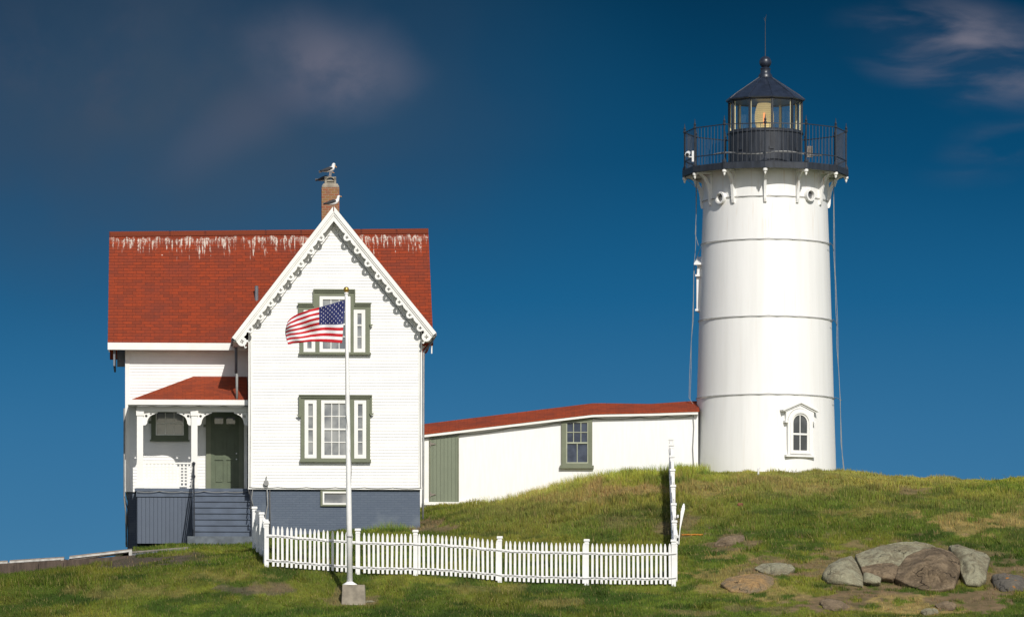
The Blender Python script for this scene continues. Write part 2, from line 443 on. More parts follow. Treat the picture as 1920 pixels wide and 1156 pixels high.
# rows: depth -> list of (photo column, photo row) of the ground line there
ROWS = [
 (163, [(-400,1175),(0,1166),(500,1163),(960,1165),(1300,1168),(1920,1172),(2400,1180)]),
 (165.8, [(-400,1140),(0,1130),(250,1118),(470,1108),(560,1116),(660,1128),(800,1122),(960,1126),(1268,1134),(1450,1128),(1700,1135),(1920,1135),(2400,1140)]),
 (168, [(-400,1110),(0,1098),(120,1088),(250,1075),(350,1062),(470,1057),(500,1061),(671,1074),(779,1079),(937,1087),(1100,1093),(1268,1097),(1435,1088),(1600,1098),(1920,1104),(2400,1110)]),
 (171, [(-400,1102),(0,1090),(120,1079),(250,1060),(350,1048),(470,1043),(500,1045),(671,1050),(779,1050),(937,1052),(1100,1051),(1268,1051),(1435,1045),(1600,1050),(1920,1056),(2400,1065)]),
 (175, [(-400,1098),(0,1084),(120,1073),(250,1044),(350,1033),(470,1029),(500,1026),(671,1022),(779,1018),(937,1012),(1100,1000),(1268,996),(1435,990),(1600,990),(1920,998),(2400,1010)]),
 (179, [(-400,1110),(0,1092),(120,1074),(250,1028),(350,1021),(470,1018),(520,1008),(671,1000),(779,997),(860,982),(960,974),(1100,952),(1268,942),(1435,934),(1600,934),(1920,944),(2400,960)]),
 (183, [(-400,1130),(0,1100),(120,1080),(250,1030),(350,1022),(470,1015),(520,1000),(671,985),(779,976),(860,962),(960,948),(1060,925),(1180,902),(1268,898),(1435,893),(1600,897),(1700,903),(1920,908),(2400,920)]),
 (185.6, [(-400,1160),(0,1130),(120,1110),(250,1050),(470,1015),(671,975),(790,952),(860,946),(940,940),(1000,926),(1060,909),(1110,898),(1180,888),(1268,883),(1435,879),(1567,879),(1620,882),(1700,888),(1800,891),(1920,890),(2400,900)]),
 (187.6, [(-400,1180),(0,1150),(120,1130),(250,1070),(470,1020),(671,975),(790,949),(860,943),(940,937),(1000,923),(1060,905),(1110,894),(1180,885),(1268,880),(1435,880),(1567,880),(1620,884),(1700,893),(1920,897),(2400,910)]),
 (191, [(-400,1230),(0,1210),(250,1130),(470,1060),(671,1010),(860,985),(1110,935),(1268,915),(1567,912),(1700,930),(1920,935),(2400,950)]),
 (200, [(-400,1330),(0,1300),(470,1210),(860,1150),(1268,1080),(1567,1080),(1920,1090),(2400,1120)]),
]
_ya = np.array([60, 100, 130, 150]+[r[0] for r in ROWS]+[225, 260], float)
def ground_z(x, y, nz_=True):
    x = np.asarray(x, float); y = np.asarray(y, float); x, y = np.broadcast_arrays(x, y)
    Yd = np.maximum(y-CAMY, 10)
    rows = [np.full(x.shape, -4.0), np.full(x.shape, -2.5), np.full(x.shape, 2.2), 6.8+0*x]
    for D, pts in ROWS:
        px = 960+F*x/D
        py = np.interp(px, [p[0] for p in pts], [p[1] for p in pts])+(7 if 182 < D < 188 else 0)
        rows.append(CAMZ+(HOR-py)/F*D)
    rows += [np.full(x.shape, 1.5), np.full(x.shape, -4.0)]
    z = np.stack(rows); n = len(_ya)
    h = np.diff(_ya).reshape(-1, *([1]*x.ndim)); dl = np.diff(z, axis=0)/h
    sl = np.zeros_like(z); sl[0] = dl[0]; sl[-1] = dl[-1]
    hm = np.where(dl[1:]*dl[:-1] > 0, 2*dl[1:]*dl[:-1]/(dl[1:]+dl[:-1]+1e-12), 0); sl[1:-1] = hm
    i = np.clip(np.searchsorted(_ya, Yd)-1, 0, n-2)
    tk = lambda A, k: np.take_along_axis(A, k[None], 0)[0]
    hh = _ya[i+1]-_ya[i]; t = np.clip((Yd-_ya[i])/hh, 0, 1)
    r = (2*t**3-3*t**2+1)*tk(z, i)+(t**3-2*t**2+t)*hh*tk(sl, i)+(-2*t**3+3*t**2)*tk(z, i+1)+(t**3-t**2)*hh*tk(sl, i+1)
    far = np.clip((np.abs(x)-32)/45, 0, 1); far = far*far*(3-2*far)
    r = r*(1-far)-4*far
    if nz_: r = r+(fbm(x, y, 2.6, 1)-.5)*.22+(vnoise(x, y, .55, 5)-.5)*.07
    return r
def gz(x, y): return float(ground_z(np.array([x]), np.array([y]))[0])
def gp(px, py):
    """first ground point seen through a photo pixel"""
    Y = np.linspace(158, 195, 1500); x = (px-960)/F*Y; z = CAMZ+(HOR-py)/F*Y
    g = ground_z(x, Y+CAMY); k = np.argmax(g > z); k = k if g[k] > z[k] else 1200
    return Vector((x[k], Y[k]+CAMY, g[k]))
def proj(x, y, z):
    Y = y-CAMY
    return 960+F*x/Y, HOR-F*(z-CAMZ)/Y

GRASS = dict(a=(.112, .166, .019), b=(.205, .215, .030), dk=(.046, .092, .012), straw=(.34, .25, .09), soil=(.21, .145, .08), dirt=(.115, .088, .066))
PATCH = [  # bare or dead patches: px, py, rx, ry, colour, strength
 (1165,918,75,11,'straw',1.0),(1080,935,90,10,'straw',.6),(1285,985,16,22,'soil',.6),(1325,915,70,14,'straw',.6),(1440,905,60,10,'straw',.5),
 (1505,915,60,10,'straw',.5),(1710,920,35,8,'soil',.8),(1770,970,45,12,'straw',.7),(1830,985,60,12,'straw',.7),(1600,960,60,8,'straw',.35),(1890,975,30,16,'straw',.7),
 (1560,1130,60,16,'soil',1.0),(1640,1115,90,18,'soil',1.0),(1720,1132,90,20,'straw',1.0),(1820,1125,70,16,'soil',1.0),(1880,1090,60,25,'soil',.8),
 (1400,1085,75,28,'straw',.6),(1455,1060,55,16,'soil',.7),(1370,1015,40,16,'soil',.8),(1385,1040,30,8,'straw',.6),(1540,1065,20,30,'straw',.5),
 (210,1050,130,13,'dirt',1.0),(330,1048,60,9,'dirt',.5),(480,1105,70,7,'dirt',.7),(520,1100,40,5,'soil',.6),
 (645,1118,40,12,'soil',.6),(695,1125,30,8,'soil',.7),(810,985,30,10,'soil',.8),(1240,990,20,14,'soil',.7),(1165,985,40,10,'soil',.35),
 (1690,1065,170,40,'soil',.7),(240,1110,120,9,'straw',.3),(420,1080,90,8,'straw',.3),(900,1100,80,6,'straw',.3),
 (1050,1130,60,5,'straw',.4),(1300,1150,50,6,'soil',.5),(1480,1110,40,10,'straw',.5),(1440,1145,60,8,'soil',.5)]
def py_big(v, u): return v > 940 and u > 1300
def albedo(x, y, z):
    n1 = fbm(x, y, 3.2, 11, 4)[..., None]; n2 = fbm(x, y*1.6, 1.1, 23, 3)[..., None]; n3 = fbm(x, y*.7, 5.5, 31, 3)[..., None]
    a, b, dk, st = (np.array(GRASS[k]) for k in ('a', 'b', 'dk', 'straw'))
    S = lambda v, lo, hi: np.clip((v-lo)/(hi-lo), 0, 1)
    px, py = proj(x, y, z)
    c = a*(1-S(n1, .35, .65))+b*S(n1, .35, .65)
    c = c*(1-.80*S(n2, .49, .64))+dk*.80*S(n2, .49, .64)
    n4 = fbm(x, y*1.3, .5, 15, 3)[..., None]; c = c*(1-.25*S(n4, .52, .66))
    # the mound is yellower and drier than the mown lawn in front
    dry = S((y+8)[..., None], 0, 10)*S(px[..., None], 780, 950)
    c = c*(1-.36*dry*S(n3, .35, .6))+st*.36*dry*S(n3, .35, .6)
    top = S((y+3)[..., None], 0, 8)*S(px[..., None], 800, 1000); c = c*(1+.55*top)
    c = c*(1-.22*S(fbm(x, y, 7, 91, 2)[..., None], .45, .6)*(1-dry))
    bare = np.zeros(x.shape)
    wx = (fbm(x, y, .9, 41, 3)-.5)*60; wy = (fbm(x, y, .7, 47, 3)-.5)*22
    edge = fbm(x, y, .42, 53, 4)
    for (u, v, rx, ry, k, s) in PATCH:
        d = np.sqrt(((px+wx-u)/rx)**2+((py+wy-v)/ry)**2)
        m_ = np.clip((1.12-d+(edge-.5)*(3.2 if py_big(v, u) else 1.7))/.16, 0, 1)*s
        c = c*(1-m_[..., None])+np.array(GRASS[k])*(.75+.5*edge[..., None])*m_[..., None]
        bare = np.maximum(bare, m_*(1 if k != 'straw' else .45))
    return c, bare
def vcol(me, c):
    at = me.color_attributes.new('col', 'FLOAT_COLOR', 'POINT')
    at.data.foreach_set('color', np.concatenate([c, np.ones((len(c), 1))], 1).astype(np.float32).ravel())
def fast_mesh(name, verts, faces_list, smooth_=False):
    """faces_list: list of (n, k) int arrays"""
    me = bpy.data.meshes.new(name)
    me.vertices.add(len(verts)); me.vertices.foreach_set('co', verts.astype(np.float32).ravel())
    li = np.concatenate([f.ravel() for f in faces_list]); cnt = np.concatenate([np.full(len(f), f.shape[1]) for f in faces_list])
    me.loops.add(len(li)); me.loops.foreach_set('vertex_index', li.astype(np.int32))
    me.polygons.add(len(cnt)); st = np.concatenate([[0], np.cumsum(cnt)[:-1]])
    me.polygons.foreach_set('loop_start', st.astype(np.int32))
    if smooth_: me.polygons.foreach_set('use_smooth', np.ones(len(cnt), bool))
    me.update(calc_edges=True); return me
xs = np.unique(np.concatenate([np.linspace(-110, -22, 45), np.linspace(-22, 22, 330), np.linspace(22, 110, 45)]))
ys = np.unique(np.concatenate([np.linspace(-125, -24, 50), np.linspace(-24, 14, 300), np.linspace(14, 90, 40)]))
XX, YY = np.meshgrid(xs, ys); ZZ = ground_z(XX, YY)
nx, ny = len(xs), len(ys)
vi = np.arange(nx*ny).reshape(ny, nx)
fc = np.stack([vi[:-1, :-1], vi[:-1, 1:], vi[1:, 1:], vi[1:, :-1]], -1).reshape(-1, 4)
me = fast_mesh('ground', np.stack([XX, YY, ZZ], -1).reshape(-1, 3), [fc], True)
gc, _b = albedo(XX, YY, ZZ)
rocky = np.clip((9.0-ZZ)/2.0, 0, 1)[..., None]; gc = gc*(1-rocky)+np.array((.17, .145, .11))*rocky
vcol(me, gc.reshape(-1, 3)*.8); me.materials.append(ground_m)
tag(link(bpy.data.objects.new('ground', me)), kind='structure')
s = MB(); s.quad([(-9000, -9000, 0), (9000, -9000, 0), (9000, 9000, 0), (-9000, 9000, 0)])
tag(s.build('sea', sea_m, flip=False), kind='structure')

# ------------------------------------------------------------------ keeper's house
TH = radians(3.5); E_ = (cos(TH), sin(TH)); N_ = (-sin(TH), cos(TH))
HO = ((628-960)/F*180, 0.0); HZ = 12.9
def hp(px, py, d):
    rx, ry, rz = (px-960)/F, 1.0, (HOR-py)/F
    t = (d+N_[0]*HO[0]+N_[1]*(HO[1]-CAMY))/(N_[0]*rx+N_[1]*ry)
    X, Y, Z = t*rx-HO[0], CAMY+t*ry-HO[1], CAMZ+t*rz
    return Vector((X*E_[0]+Y*E_[1], d, Z-HZ))
def hr(px0, px1, py0, py1, d):
    a, b = hp(px0, py1, d), hp(px1, py0, d)
    return a.x, b.x, a.z, b.z
house = empty('keepers_house', (HO[0], HO[1], HZ), "white clapboard keeper's house with red shingle roofs, steep front gable and small porch", 'house', rz=TH)
# key dimensions
zf = hp(628, 914, 0).z                        # top of the foundation
xl, xr = hp(467, 914, 0).x, hp(790, 914, 0).x # wing corners
OV = .37
A = hp(625.5, 388, -OV); RL = hp(437, 632, -OV); RR = hp(816, 623, -OV)
DM, DR, DB = 2.5, 5.2, 8.0                    # main wall, main ridge, back wall depth
ml = hp(236, 900, DM).x; mr = hp(792, 900, DM).x-.05
eaveL = hp(202, 642, 2.05); ridL = hp(205, 436, DR); ridR = hp(803, 430, DR)
zr = ridL.z; ze = eaveL.z

def clap(mb, fn, s0, s1, z0, z1, step=.103, lip=.017):
    """s0(z), s1(z): wall edges; fn(s, z, out)"""
    z = z0
    while z < z1-1e-4:
        t = min(z+step, z1)
        a0, b0, a1, b1 = s0(z), s1(z), s0(t), s1(t)
        if b0-a0 < .02: break
        if b1 < a1: a1 = b1 = (a1+b1)/2
        mb.quad([fn(a0, z, lip), fn(b0, z, lip), fn(b1, t, .003), fn(a1, t, .003)])
        mb.quad([fn(a0, z, 0), fn(b0, z, 0), fn(b0, z, lip), fn(a0, z, lip)])
        mb.quad([fn(a0, z, 0), fn(a0, z, lip), fn(a1, t, .003), fn(a1, t, 0)])
        mb.quad([fn(b0, z, lip), fn(b0, z, 0), fn(b1, t, 0), fn(b1, t, .003)])
        z = t
# wing front wall (gable)
tanL = (A.z-RL.z)/(A.x-RL.x); tanR = (A.z-RR.z)/(RR.x-A.x)
def gxl(z): return max(xl, A.x-(A.z-.22-z)/tanL)
def gxr(z): return min(xr, A.x+(A.z-.22-z)/tanR)
zg = A.z-.3
w_ = MB()
clap(w_, lambda s_, z, o: (s_, -o, z), gxl, gxr, zf, zg)
zcorner = A.z-.22-(A.x-xl)*tanL
w_.slab([(xl, .03, zf), (xr, .03, zf), (xr, .03, zcorner), (A.x, .03, zg+.05), (xl, .03, zcorner)], (0, -.03, 0))
w_.build('gable_wall', white, house, flip=False)
w_ = MB()
c0 = lambda v: (lambda z: v)
clap(w_, lambda s_, z, o: (xr+o, s_, z), c0(0.03), c0(DB), zf, ze+.25)
clap(w_, lambda s_, z, o: (xl-o, s_, z), c0(0.03), c0(DM), zf, ze+.25)
w_.box(xl, xr, .03, DM, zf, ze+.25)
w_.build('wing_side_wall', white, house, flip=False)
# main body
w_ = MB()
clap(w_, lambda s_, z, o: (s_, DM-o, z), c0(ml), c0(xl), zf-.02, ze+.4)
w_.box(ml, xr-.01, DM+.001, DB, zf-.02, ze+.4)
w_.build('main_wall', white, house, flip=False)
w_ = MB()
for X, sg in ((ml, -1), (xr, 1)):
    def e0(z): return max(DM, DR-(zr-.15-z)/((zr-ze)/(DR-2.05)))
    def e1(z): return min(DB, DR+(zr-.15-z)/((zr-ze)/(DR-2.05)))
    clap(w_, (lambda X, sg: (lambda s_, z, o: (X+sg*o*.9, s_, z)))(X, sg), e0, e1, zf-.02, zr-.25)
w_.slab([(ml+.01, e0(ze+.4), ze+.4), (ml+.01, DR, zr-.25), (ml+.01, e1(ze+.4), ze+.4)], (xr-ml-.03, 0, 0))
w_.build('end_wall', white, house, flip=False)
# corner boards
w_ = MB()
w_.box(xl-.022, xl+.11, -.028, .05, zf, zcorner+.02); w_.build('corner_board', trim_w, house)
w_ = MB(); w_.box(xr-.10, xr+.022, -.028, .05, zf, zcorner+.02); w_.build('corner_board', trim_w, house)
w_ = MB(); w_.box(ml-.022, ml+.12, DM-.03, DM+.08, zf-.02, ze+.1); w_.build('corner_board', trim_w, house)
# foundations
w_ = MB(); w_.box(xl+.06, xr-.04, .05, DB, zf-3.2, zf); w_.build('foundation', found_m, house)
w_ = MB(); w_.box(ml+.05, xl+.05, DM+.05, DB-.01, zf-3.0, zf-.02); w_.build('foundation', found_m, house)
w_ = MB(); w_.box(xl-.03, xr+.03, -.045, -.018, zf-.05, zf+.02); w_.build('skirt_board', trim_w, house)

# roofs
def slope_uv(u0, u1, v0, v1): return [(u0, v0), (u1, v0), (u1, v1), (u0, v1)]
sl = sqrt((DR-2.05)**2+(zr-ze)**2)
rl_x, rr_x = (ridL.x+eaveL.x)/2, hp(807, 520, 3.5).x
w_ = MB()
zr2 = ridR.z
w_.slab([(ridL.x, DR, zr), (ridR.x, DR, zr2), (ridR.x+.02, 2.05, ze+.04), (eaveL.x, 2.05, ze)], (0, .09, -.09), slope_uv(0, ridR.x-ridL.x, 0, sl))
w_.slab([(ridR.x, DR+.0, zr2), (ridL.x, DR+.0, zr), (eaveL.x, 2*DR-2.05, ze), (ridR.x+.02, 2*DR-2.05, ze+.04)], (0, -.09, -.09), slope_uv(0, ridR.x-ridL.x, 0, sl))
main_roof = w_.build('roof', shingle_g, house)
w_ = MB()
w_.slab([(ridL.x, DR-.14, zr-.155), (ridR.x, DR-.14, zr2-.155), (ridR.x, DR, zr2+.02), (ridL.x, DR, zr+.02)], (0, -.012, .012), slope_uv(0, 10.3, .03, .2))
w_.slab([(ridR.x, DR+.14, zr2-.155), (ridL.x, DR+.14, zr-.155), (ridL.x, DR, zr+.02), (ridR.x, DR, zr2+.02)], (0, .012, .012), slope_uv(0, 10.3, .03, .2))
w_.build('ridge_cap', shingle_mat('ridge_shingles', False, (.20, .042, .017), (.13, .033, .017)), main_roof)
# wing roof: two slopes
zA = A.z+.03; dy0, dy1 = -OV-.02, 8.2
w_ = MB()
lenL = sqrt((A.x-RL.x)**2+(A.z-RL.z)**2)
dpt = DR-.2
zb = min(zr2, zA)-.03
for R_ in (RL, RR):
    sgn = -1 if R_ is RL else 1
    w_.slab([(A.x, dy0, zA), (A.x, dpt, zb), (R_.x, dpt, R_.z-(zA-zb)), (R_.x, dy0, R_.z)], (-sgn*.06, 0, -.07),
            [(0, 0), (dpt-dy0, 0), (dpt-dy0, lenL), (0, lenL)])
wing_roof = w_.build('wing_roof', shingle, house)
# eave fascia of main roof + box gutter
def box_part(name, m, parent, *b):
    q = MB(); q.box(*b); return q.build(name, m, parent)
box_part('fascia', trim_w, house, eaveL.x, xl-.02, 1.93, 2.05, ze-.235, ze-.005)
box_part('soffit', trim_w, house, eaveL.x+.02, xl-.02, 2.055, DM-.02, ze-.20, ze-.17)
q = MB(); q.box(eaveL.x+.18, eaveL.x+.24, 2.1, 5.0, ze-.75, ze-.17); q.box(eaveL.x+.30, ml-.03, DM+.35, DM+.45, ze-.72, ze-.12)
q.build('eave_return', gutter, house)
# rake boards of left and right gable ends (edge on)
for X in (ridL.x+.01, ridR.x-.05):
    q = MB(); q.slab([(X, DR, zr-.10), (X, 2.1, ze-.08), (X, 2.1, ze-.30), (X, DR, zr-.34)], (.04, 0, 0)); q.build('end_rake_board', trim_w, house)

# bargeboards with lobes and quatrefoil holes
def clover(cx, cz, r=.058):
    return [(cx+r*(.28+.72*abs(cos(2*t)))*cos(t+.78), cz+r*(.28+.72*abs(cos(2*t)))*sin(t+.78)) for t in [2*pi*i/24 for i in range(24)]]
for R_, sgn in ((RL, -1), (RR, 1)):
    dx, dz = (R_.x-A.x), (R_.z-A.z); Ln = sqrt(dx*dx+dz*dz); dx /= Ln; dz /= Ln
    mx_, mz_ = -sgn*abs(dz), -abs(dx)
    if sgn < 0: mx_ = abs(dz)
    def TW(t, w, d, A=A, dx=dx, dz=dz, mx_=mx_, mz_=mz_): return (A.x+t*dx+w*mx_, -OV+d, A.z+t*dz+w*mz_)
    ta = abs(dz)/abs(dx)
    W0, RB = .280, .112
    cs = [1.03+.535*k for k in range(8)]
    low = [(W0*ta, W0)]
    for c in cs:
        h = sqrt(max(0, RB**2-(.285-W0)**2)); a0 = math.atan2(W0-.285, -h)
        low.append((c-h-.10, W0-.0)); low.append((c-h-.03, W0-.03))
        low += [(c+RB*cos(a), .285+RB*sin(a)) for a in [pi-.02-(pi-.04)*i/12 for i in range(13)]]
        low.append((c+h+.03, W0-.03)); low.append((c+h+.10, W0-.0))
    # scrolled pendant at the foot
    tend = Ln
    c = tend-.07
    low += [(tend-.26, W0-.01)]
    low += [(c+.15*cos(a), .31+.15*sin(a)) for a in [pi+.3-(pi+.75)*i/12 for i in range(13)]]
    low += [(tend+.06, W0-.04), (tend+.02, 0.0)]
    out = [(0.0, 0.0)]+low
    q = MB(); q.prism(out, [clover(c_, .285) for c_ in cs]+[clover(c, .31, .07)], TW, 0, .045)
    bb = q.build('bargeboard', trim_w, house)
    q = MB()
    q.prism([(0, -.02), (.125*ta, .105), (tend+.03, .105), (tend+.03, -.02)], [], TW, -.06, -.002)
    q.prism([(.125*ta, .108), (.165*ta, .155), (tend+.02, .155), (tend+.02, .108)], [], TW, -.03, -.002)
    q.build('moulding', trim_w, bb)
    q = MB()
    pe = TW(tend-.02, .50, 0)
    q.tube([(pe[0]+sgn*.02, -OV+.02, pe[2]+.10), (pe[0]+sgn*.05, -OV+.02, pe[2]+.02), (pe[0]+sgn*.02, -OV+.02, pe[2]-.05), (pe[0]-sgn*.03, -OV+.02, pe[2]-.02)], .022, 6)
    q.build('scroll', trim_w, bb)
    # soffit boards under the overhang, and the frieze on the wall
    q = MB()
    q.prism([(.10, .10), (tend-.05, .10), (tend-.05, .13), (.16, .13)], [], TW, .05, OV-.02)
    q.prism([(.35, .30), (tend-.62, .30), (tend-.62, .36), (.45, .36)], [], lambda t, w, d: (TW(t, w, 0)[0], -.03+d, TW(t, w, 0)[2]), 0, .02)
    q.build('soffit', trim_w, house)
    # gutters along the wing eaves
    q = MB(); X = R_.x+sgn*.05
    q.box(min(X, X-sgn*.09), max(X, X-sgn*.09), -OV+.05, 2.3, R_.z-.10, R_.z-.01); q.build('gutter', gutter, house)
box_part('eave_box', trim_w, house, RL.x+.02, xl-.03, -OV+.06, 1.9, RL.z-.14, RL.z-.08)
box_part('eave_box', trim_w, house, xr+.04, RR.x-.02, -OV+.06, 4.9, RR.z-.14, RR.z-.08)

# chimney
cx0, cx1, _, cz1 = hr(603, 636, 352, 410, DR+.1)
cyc = DR+.25
q = MB(); q.box(cx0, cx1, cyc-.28, cyc+.28, zr-.9, cz1); ch = q.build('chimney', chim_m, main_roof)
q = MB(); q.lathe([(.40, cz1), (.40, cz1+.05), (.33, cz1+.13), (.22, cz1+.13)], 4, ((cx0+cx1)/2, cyc), pi/4); 
q.build('chimney_cap', concrete, main_roof)
q = MB(); pcx = (cx0+cx1)/2+.0; z0 = cz1+.12; z1 = hp(620, 331, DR).z
for i in (-1, 1):
    for j in (-1, 1): q.box(pcx+i*.155-.035, pcx+i*.155+.035, cyc+j*.155-.035, cyc+j*.155+.035, z0, z1-.02)
q.box(pcx-.12, pcx+.12, cyc-.12, cyc+.12, z0, z0+.15)
q.box(pcx-.125, pcx+.125, cyc-.16, cyc-.12, z0+.02, z0+.055); q.box(pcx-.125, pcx+.125, cyc-.16, cyc-.12, z0+.09, z0+.12)
q.prism([(pcx-.19, z1-.10)]+[(pcx+.12*cos(a), z1-.10+.075*sin(a)) for a in [pi-pi*i/10 for i in range(11)]]+[(pcx+.19, z1-.10), (pcx+.19, z1), (pcx-.19, z1)], [], lambda u, v, d: (u, cyc-.19+d, v), 0, .38)
q.build('chimney_cowl', pot_m, main_roof)
POT = (pcx, cyc, z1)
# vent pipe
vp = hp(481, 552, 3.3)
q = MB(); q.tube([(vp.x, 3.3, vp.z-1.0), (vp.x, 3.3, hp(481, 536, 3.3).z)], .062, 10); q.build('vent_pipe', gutter, house)

# windows ------------------------------------------------------------
def sash(parent, x0, x1, z0, z1, y, nc, nr, pane, fm=trim_w, fr=.075, mun=.026, meet=None, meetw=.05):
    """white frame with muntins, pane behind; y = wall face, towards -y is out"""
    q = MB()
    q.box(x0, x0+fr, y-.07, y-.012, z0, z1); q.box(x1-fr, x1, y-.07, y-.012, z0, z1)
    q.box(x0+fr, x1-fr, y-.068, y-.012, z1-fr, z1); q.box(x0+fr, x1-fr, y-.068, y-.012, z0, z0+fr)
    a, b_, c, d = x0+fr, x1-fr, z0+fr, z1-fr
    for i in range(1, nc): 
        X = a+(b_-a)*i/nc; q.box(X-mun/2, X+mun/2, y-.048, y-.02, c, d)
    for j in range(1, nr):
        Z = c+(d-c)*j/nr; h = (meetw if meet == j else mun)/2
        q.box(a, b_, y-(.056 if meet == j else .044), y-.021, Z-h, Z+h)
    s_ = q.build('sash', fm, parent)
    q = MB(); q.quad([(a, y-.022, c), (b_, y-.022, c), (b_, y-.022, d), (a, y-.022, d)]); q.build('pane', pane, parent, flip=False)
    return s_
def pz(py, px=628): return hp(px, py, 0).z
def pxx(px): return hp(px, 700, 0).x
# lower window
W = lambda px, py: (pxx(px), pz(py))
def green_surround(name, outer, opens, crown, sill):
    q = MB(); Y = -.02
    holes = [[W(a, d), W(b, d), W(b, c), W(a, c)] for a, b, c, d in opens]
    q.prism([W(*p) for p in outer], holes, fy(Y), -.07, 0)
    for poly, t in crown: q.prism([W(*p) for p in poly], [], fy(Y), -t, -.072)
    (a, z0), (b, z1) = W(*sill[0]), W(*sill[1])
    q.box(a, b, Y-.13, Y-.004, z0, z1)
    o = q.build(name, green, house); return o
w1 = green_surround('window',
    [(564, 864), (564, 781), (561, 781), (561, 740), (696.5, 740), (696.5, 780), (694, 780), (694, 864)],
    [(570.5, 594, 749, 859), (601.5, 656, 749, 859), (663.5, 687, 749, 859)],
    [([(560, 740), (697.5, 740), (697.5, 742.5), (560, 742.5)], .15), ([(562, 743), (695.5, 743), (695.5, 746), (562, 746)], .11),
     ([(560, 743), (563.5, 743), (563.5, 778), (560, 778)], .11), ([(694, 743), (697.5, 743), (697.5, 774), (694, 774)], .11),
     ([(556, 778.2), (565, 778.2), (563, 783), (559, 781)], .13), ([(692.5, 774.2), (701.5, 774.2), (698.5, 777), (694.5, 779)], .13)],
    ((562, 866), (695.5, 861)))
def sash_px(par, x0, x1, y0, y1, *a, **k):
    (X0, Z1), (X1, Z0) = W(x0, y0), W(x1, y1); return sash(par, X0, X1, Z0, Z1, -.02, *a, **k)
sash_px(w1, 571, 593.5, 750, 858.8, 1, 4, pane_lt, meet=2, fr=.12)
sash_px(w1, 602, 655.5, 750, 858.8, 3, 4, pane_lt, meet=2, fr=.105)
sash_px(w1, 664, 686.5, 750, 858.8, 1, 4, pane_lt, meet=2, fr=.12)
w2 = green_surround('window',
    [(562, 663), (562, 612), (559, 612), (559, 570), (588.5, 570), (588.5, 543.5), (664.5, 543.5), (664.5, 568.5), (695, 568.5), (695, 611), (693.5, 611), (693.5, 663)],
    [(568.5, 591.5, 581, 660), (598.5, 657.5, 555, 660), (662.5, 685, 580, 660)],
    [([(587.3, 542.3), (665.7, 542.3), (665.7, 545), (587.3, 545)], .15), ([(589, 545.4), (664, 545.4), (664, 548.4), (589, 548.4)], .11),
     ([(557.8, 568.8), (586.8, 568.8), (586.8, 571.6), (557.8, 571.6)], .15), ([(666.2, 567.3), (696.3, 567.3), (696.3, 570.2), (666.2, 570.2)], .15),
     ([(560, 572), (587, 572), (587, 575), (560, 575)], .11), ([(666.2, 570.6), (694.5, 570.6), (694.5, 573.6), (666.2, 573.6)], .11),
     ([(587, 545.4), (588.9, 545.4), (588.9, 575), (587, 575)], .11), ([(664.2, 545.4), (666, 545.4), (666, 573.6), (664.2, 573.6)], .11),
     ([(556, 609.5), (563.5, 609.5), (562, 614), (558, 612.5)], .13), ([(692.5, 607.8), (699.5, 607.8), (697, 611), (694, 613)], .13)],
    ((560, 664.6), (695.5, 661)))
sash_px(w2, 569, 591, 581.5, 660.2, 1, 3, pane_lt, meet=2, fr=.12)
sash_px(w2, 599, 657, 555.5, 660.2, 3, 4, pane_lt, meet=2, fr=.105)
sash_px(w2, 663, 684.7, 580.5, 660.2, 1, 3, pane_lt, meet=2, fr=.12)
# small porcelain figure on the upper sill is behind glass: skipped. basement window
q = MB(); Y = .04
a, b_, c, d = hr(601, 658, 917, 948, 0)
q.box(a, a+.07, Y-.05, Y, c, d); q.box(b_-.07, b_, Y-.05, Y, c, d); q.box(a+.07, b_-.07, Y-.05, Y, d-.07, d); q.box(a+.07, b_-.07, Y-.06, Y, c, c+.05)
bw = q.build('basement_window', green, house)
sash(bw, a+.07, b_-.07, c+.05, d-.07, Y+.01, 1, 1, pane_lt, fr=.05)

# ------------------------------------------------------------------ porch
DP = .80                                             # porch front
fz = zf-.0                                           # porch floor
pl, prt = hp(257, 900, DP).x, xl-.03
# roof (hip)
e0_ = hp(247, 748, DP-.25); t0_ = hp(363, 705, DM); t1_ = hp(466, 704, DM)
ye = DP-.25
q = MB(); run = sqrt((DM-ye)**2+(t0_.z-e0_.z)**2)
q.slab([(t0_.x, DM, t0_.z), (xl+.2, DM, t0_.z), (xl+.2, ye, e0_.z), (e0_.x, ye, e0_.z)], (0, .02, -.05), [(t0_.x, 0), (xl, 0), (xl, run), (e0_.x, run)])
q.slab([(t0_.x, DM, t0_.z), (e0_.x, ye, e0_.z), (e0_.x, DM, e0_.z)], (.03, 0, -.05), [(0, 0), (-1, run), (1, run)])
# keep the right edge clear of the wing by trimming at its wall
porch_roof = None
q.v = [(min(v[0], xl-.03), v[1], v[2]) for v in q.v]
porch_roof = q.build('porch_roof', shingle, house)
fx0, _, f0, f1 = hr(238, 300, 747.5, 757.5, ye)
box_part('fascia', trim_w, porch_roof, fx0, prt, ye-.03, ye+.05, e0_.z-.175, e0_.z-.01)
box_part('porch_ceiling', trim_w, house, fx0+.03, prt, ye+.06, DM-.02, e0_.z-.12, e0_.z-.08)
bz = e0_.z-.175
beam_b = hp(300, 771, DP).z
box_part('porch_beam', trim_w, house, pl-.02, prt, DP-.01, DP+.14, beam_b, e0_.z-.13)
box_part('porch_beam', trim_w, house, pl-.02, pl+.12, DP+.15, DM-.02, beam_b, e0_.z-.13)
for px_ in (262.5, 364.5):
    X = hp(px_, 850, DP).x; z1 = beam_b-.002
    q = MB(); q.box(X-.10, X+.10, DP-.03, DP+.16, fz+.012, z1)
    q.box(X-.125, X+.125, DP-.055, DP+.185, z1-.13, z1+.03); q.box(X-.13, X+.13, DP-.06, DP+.19, fz+.013, fz+.15)
    q.build('porch_post', trim_w, house)
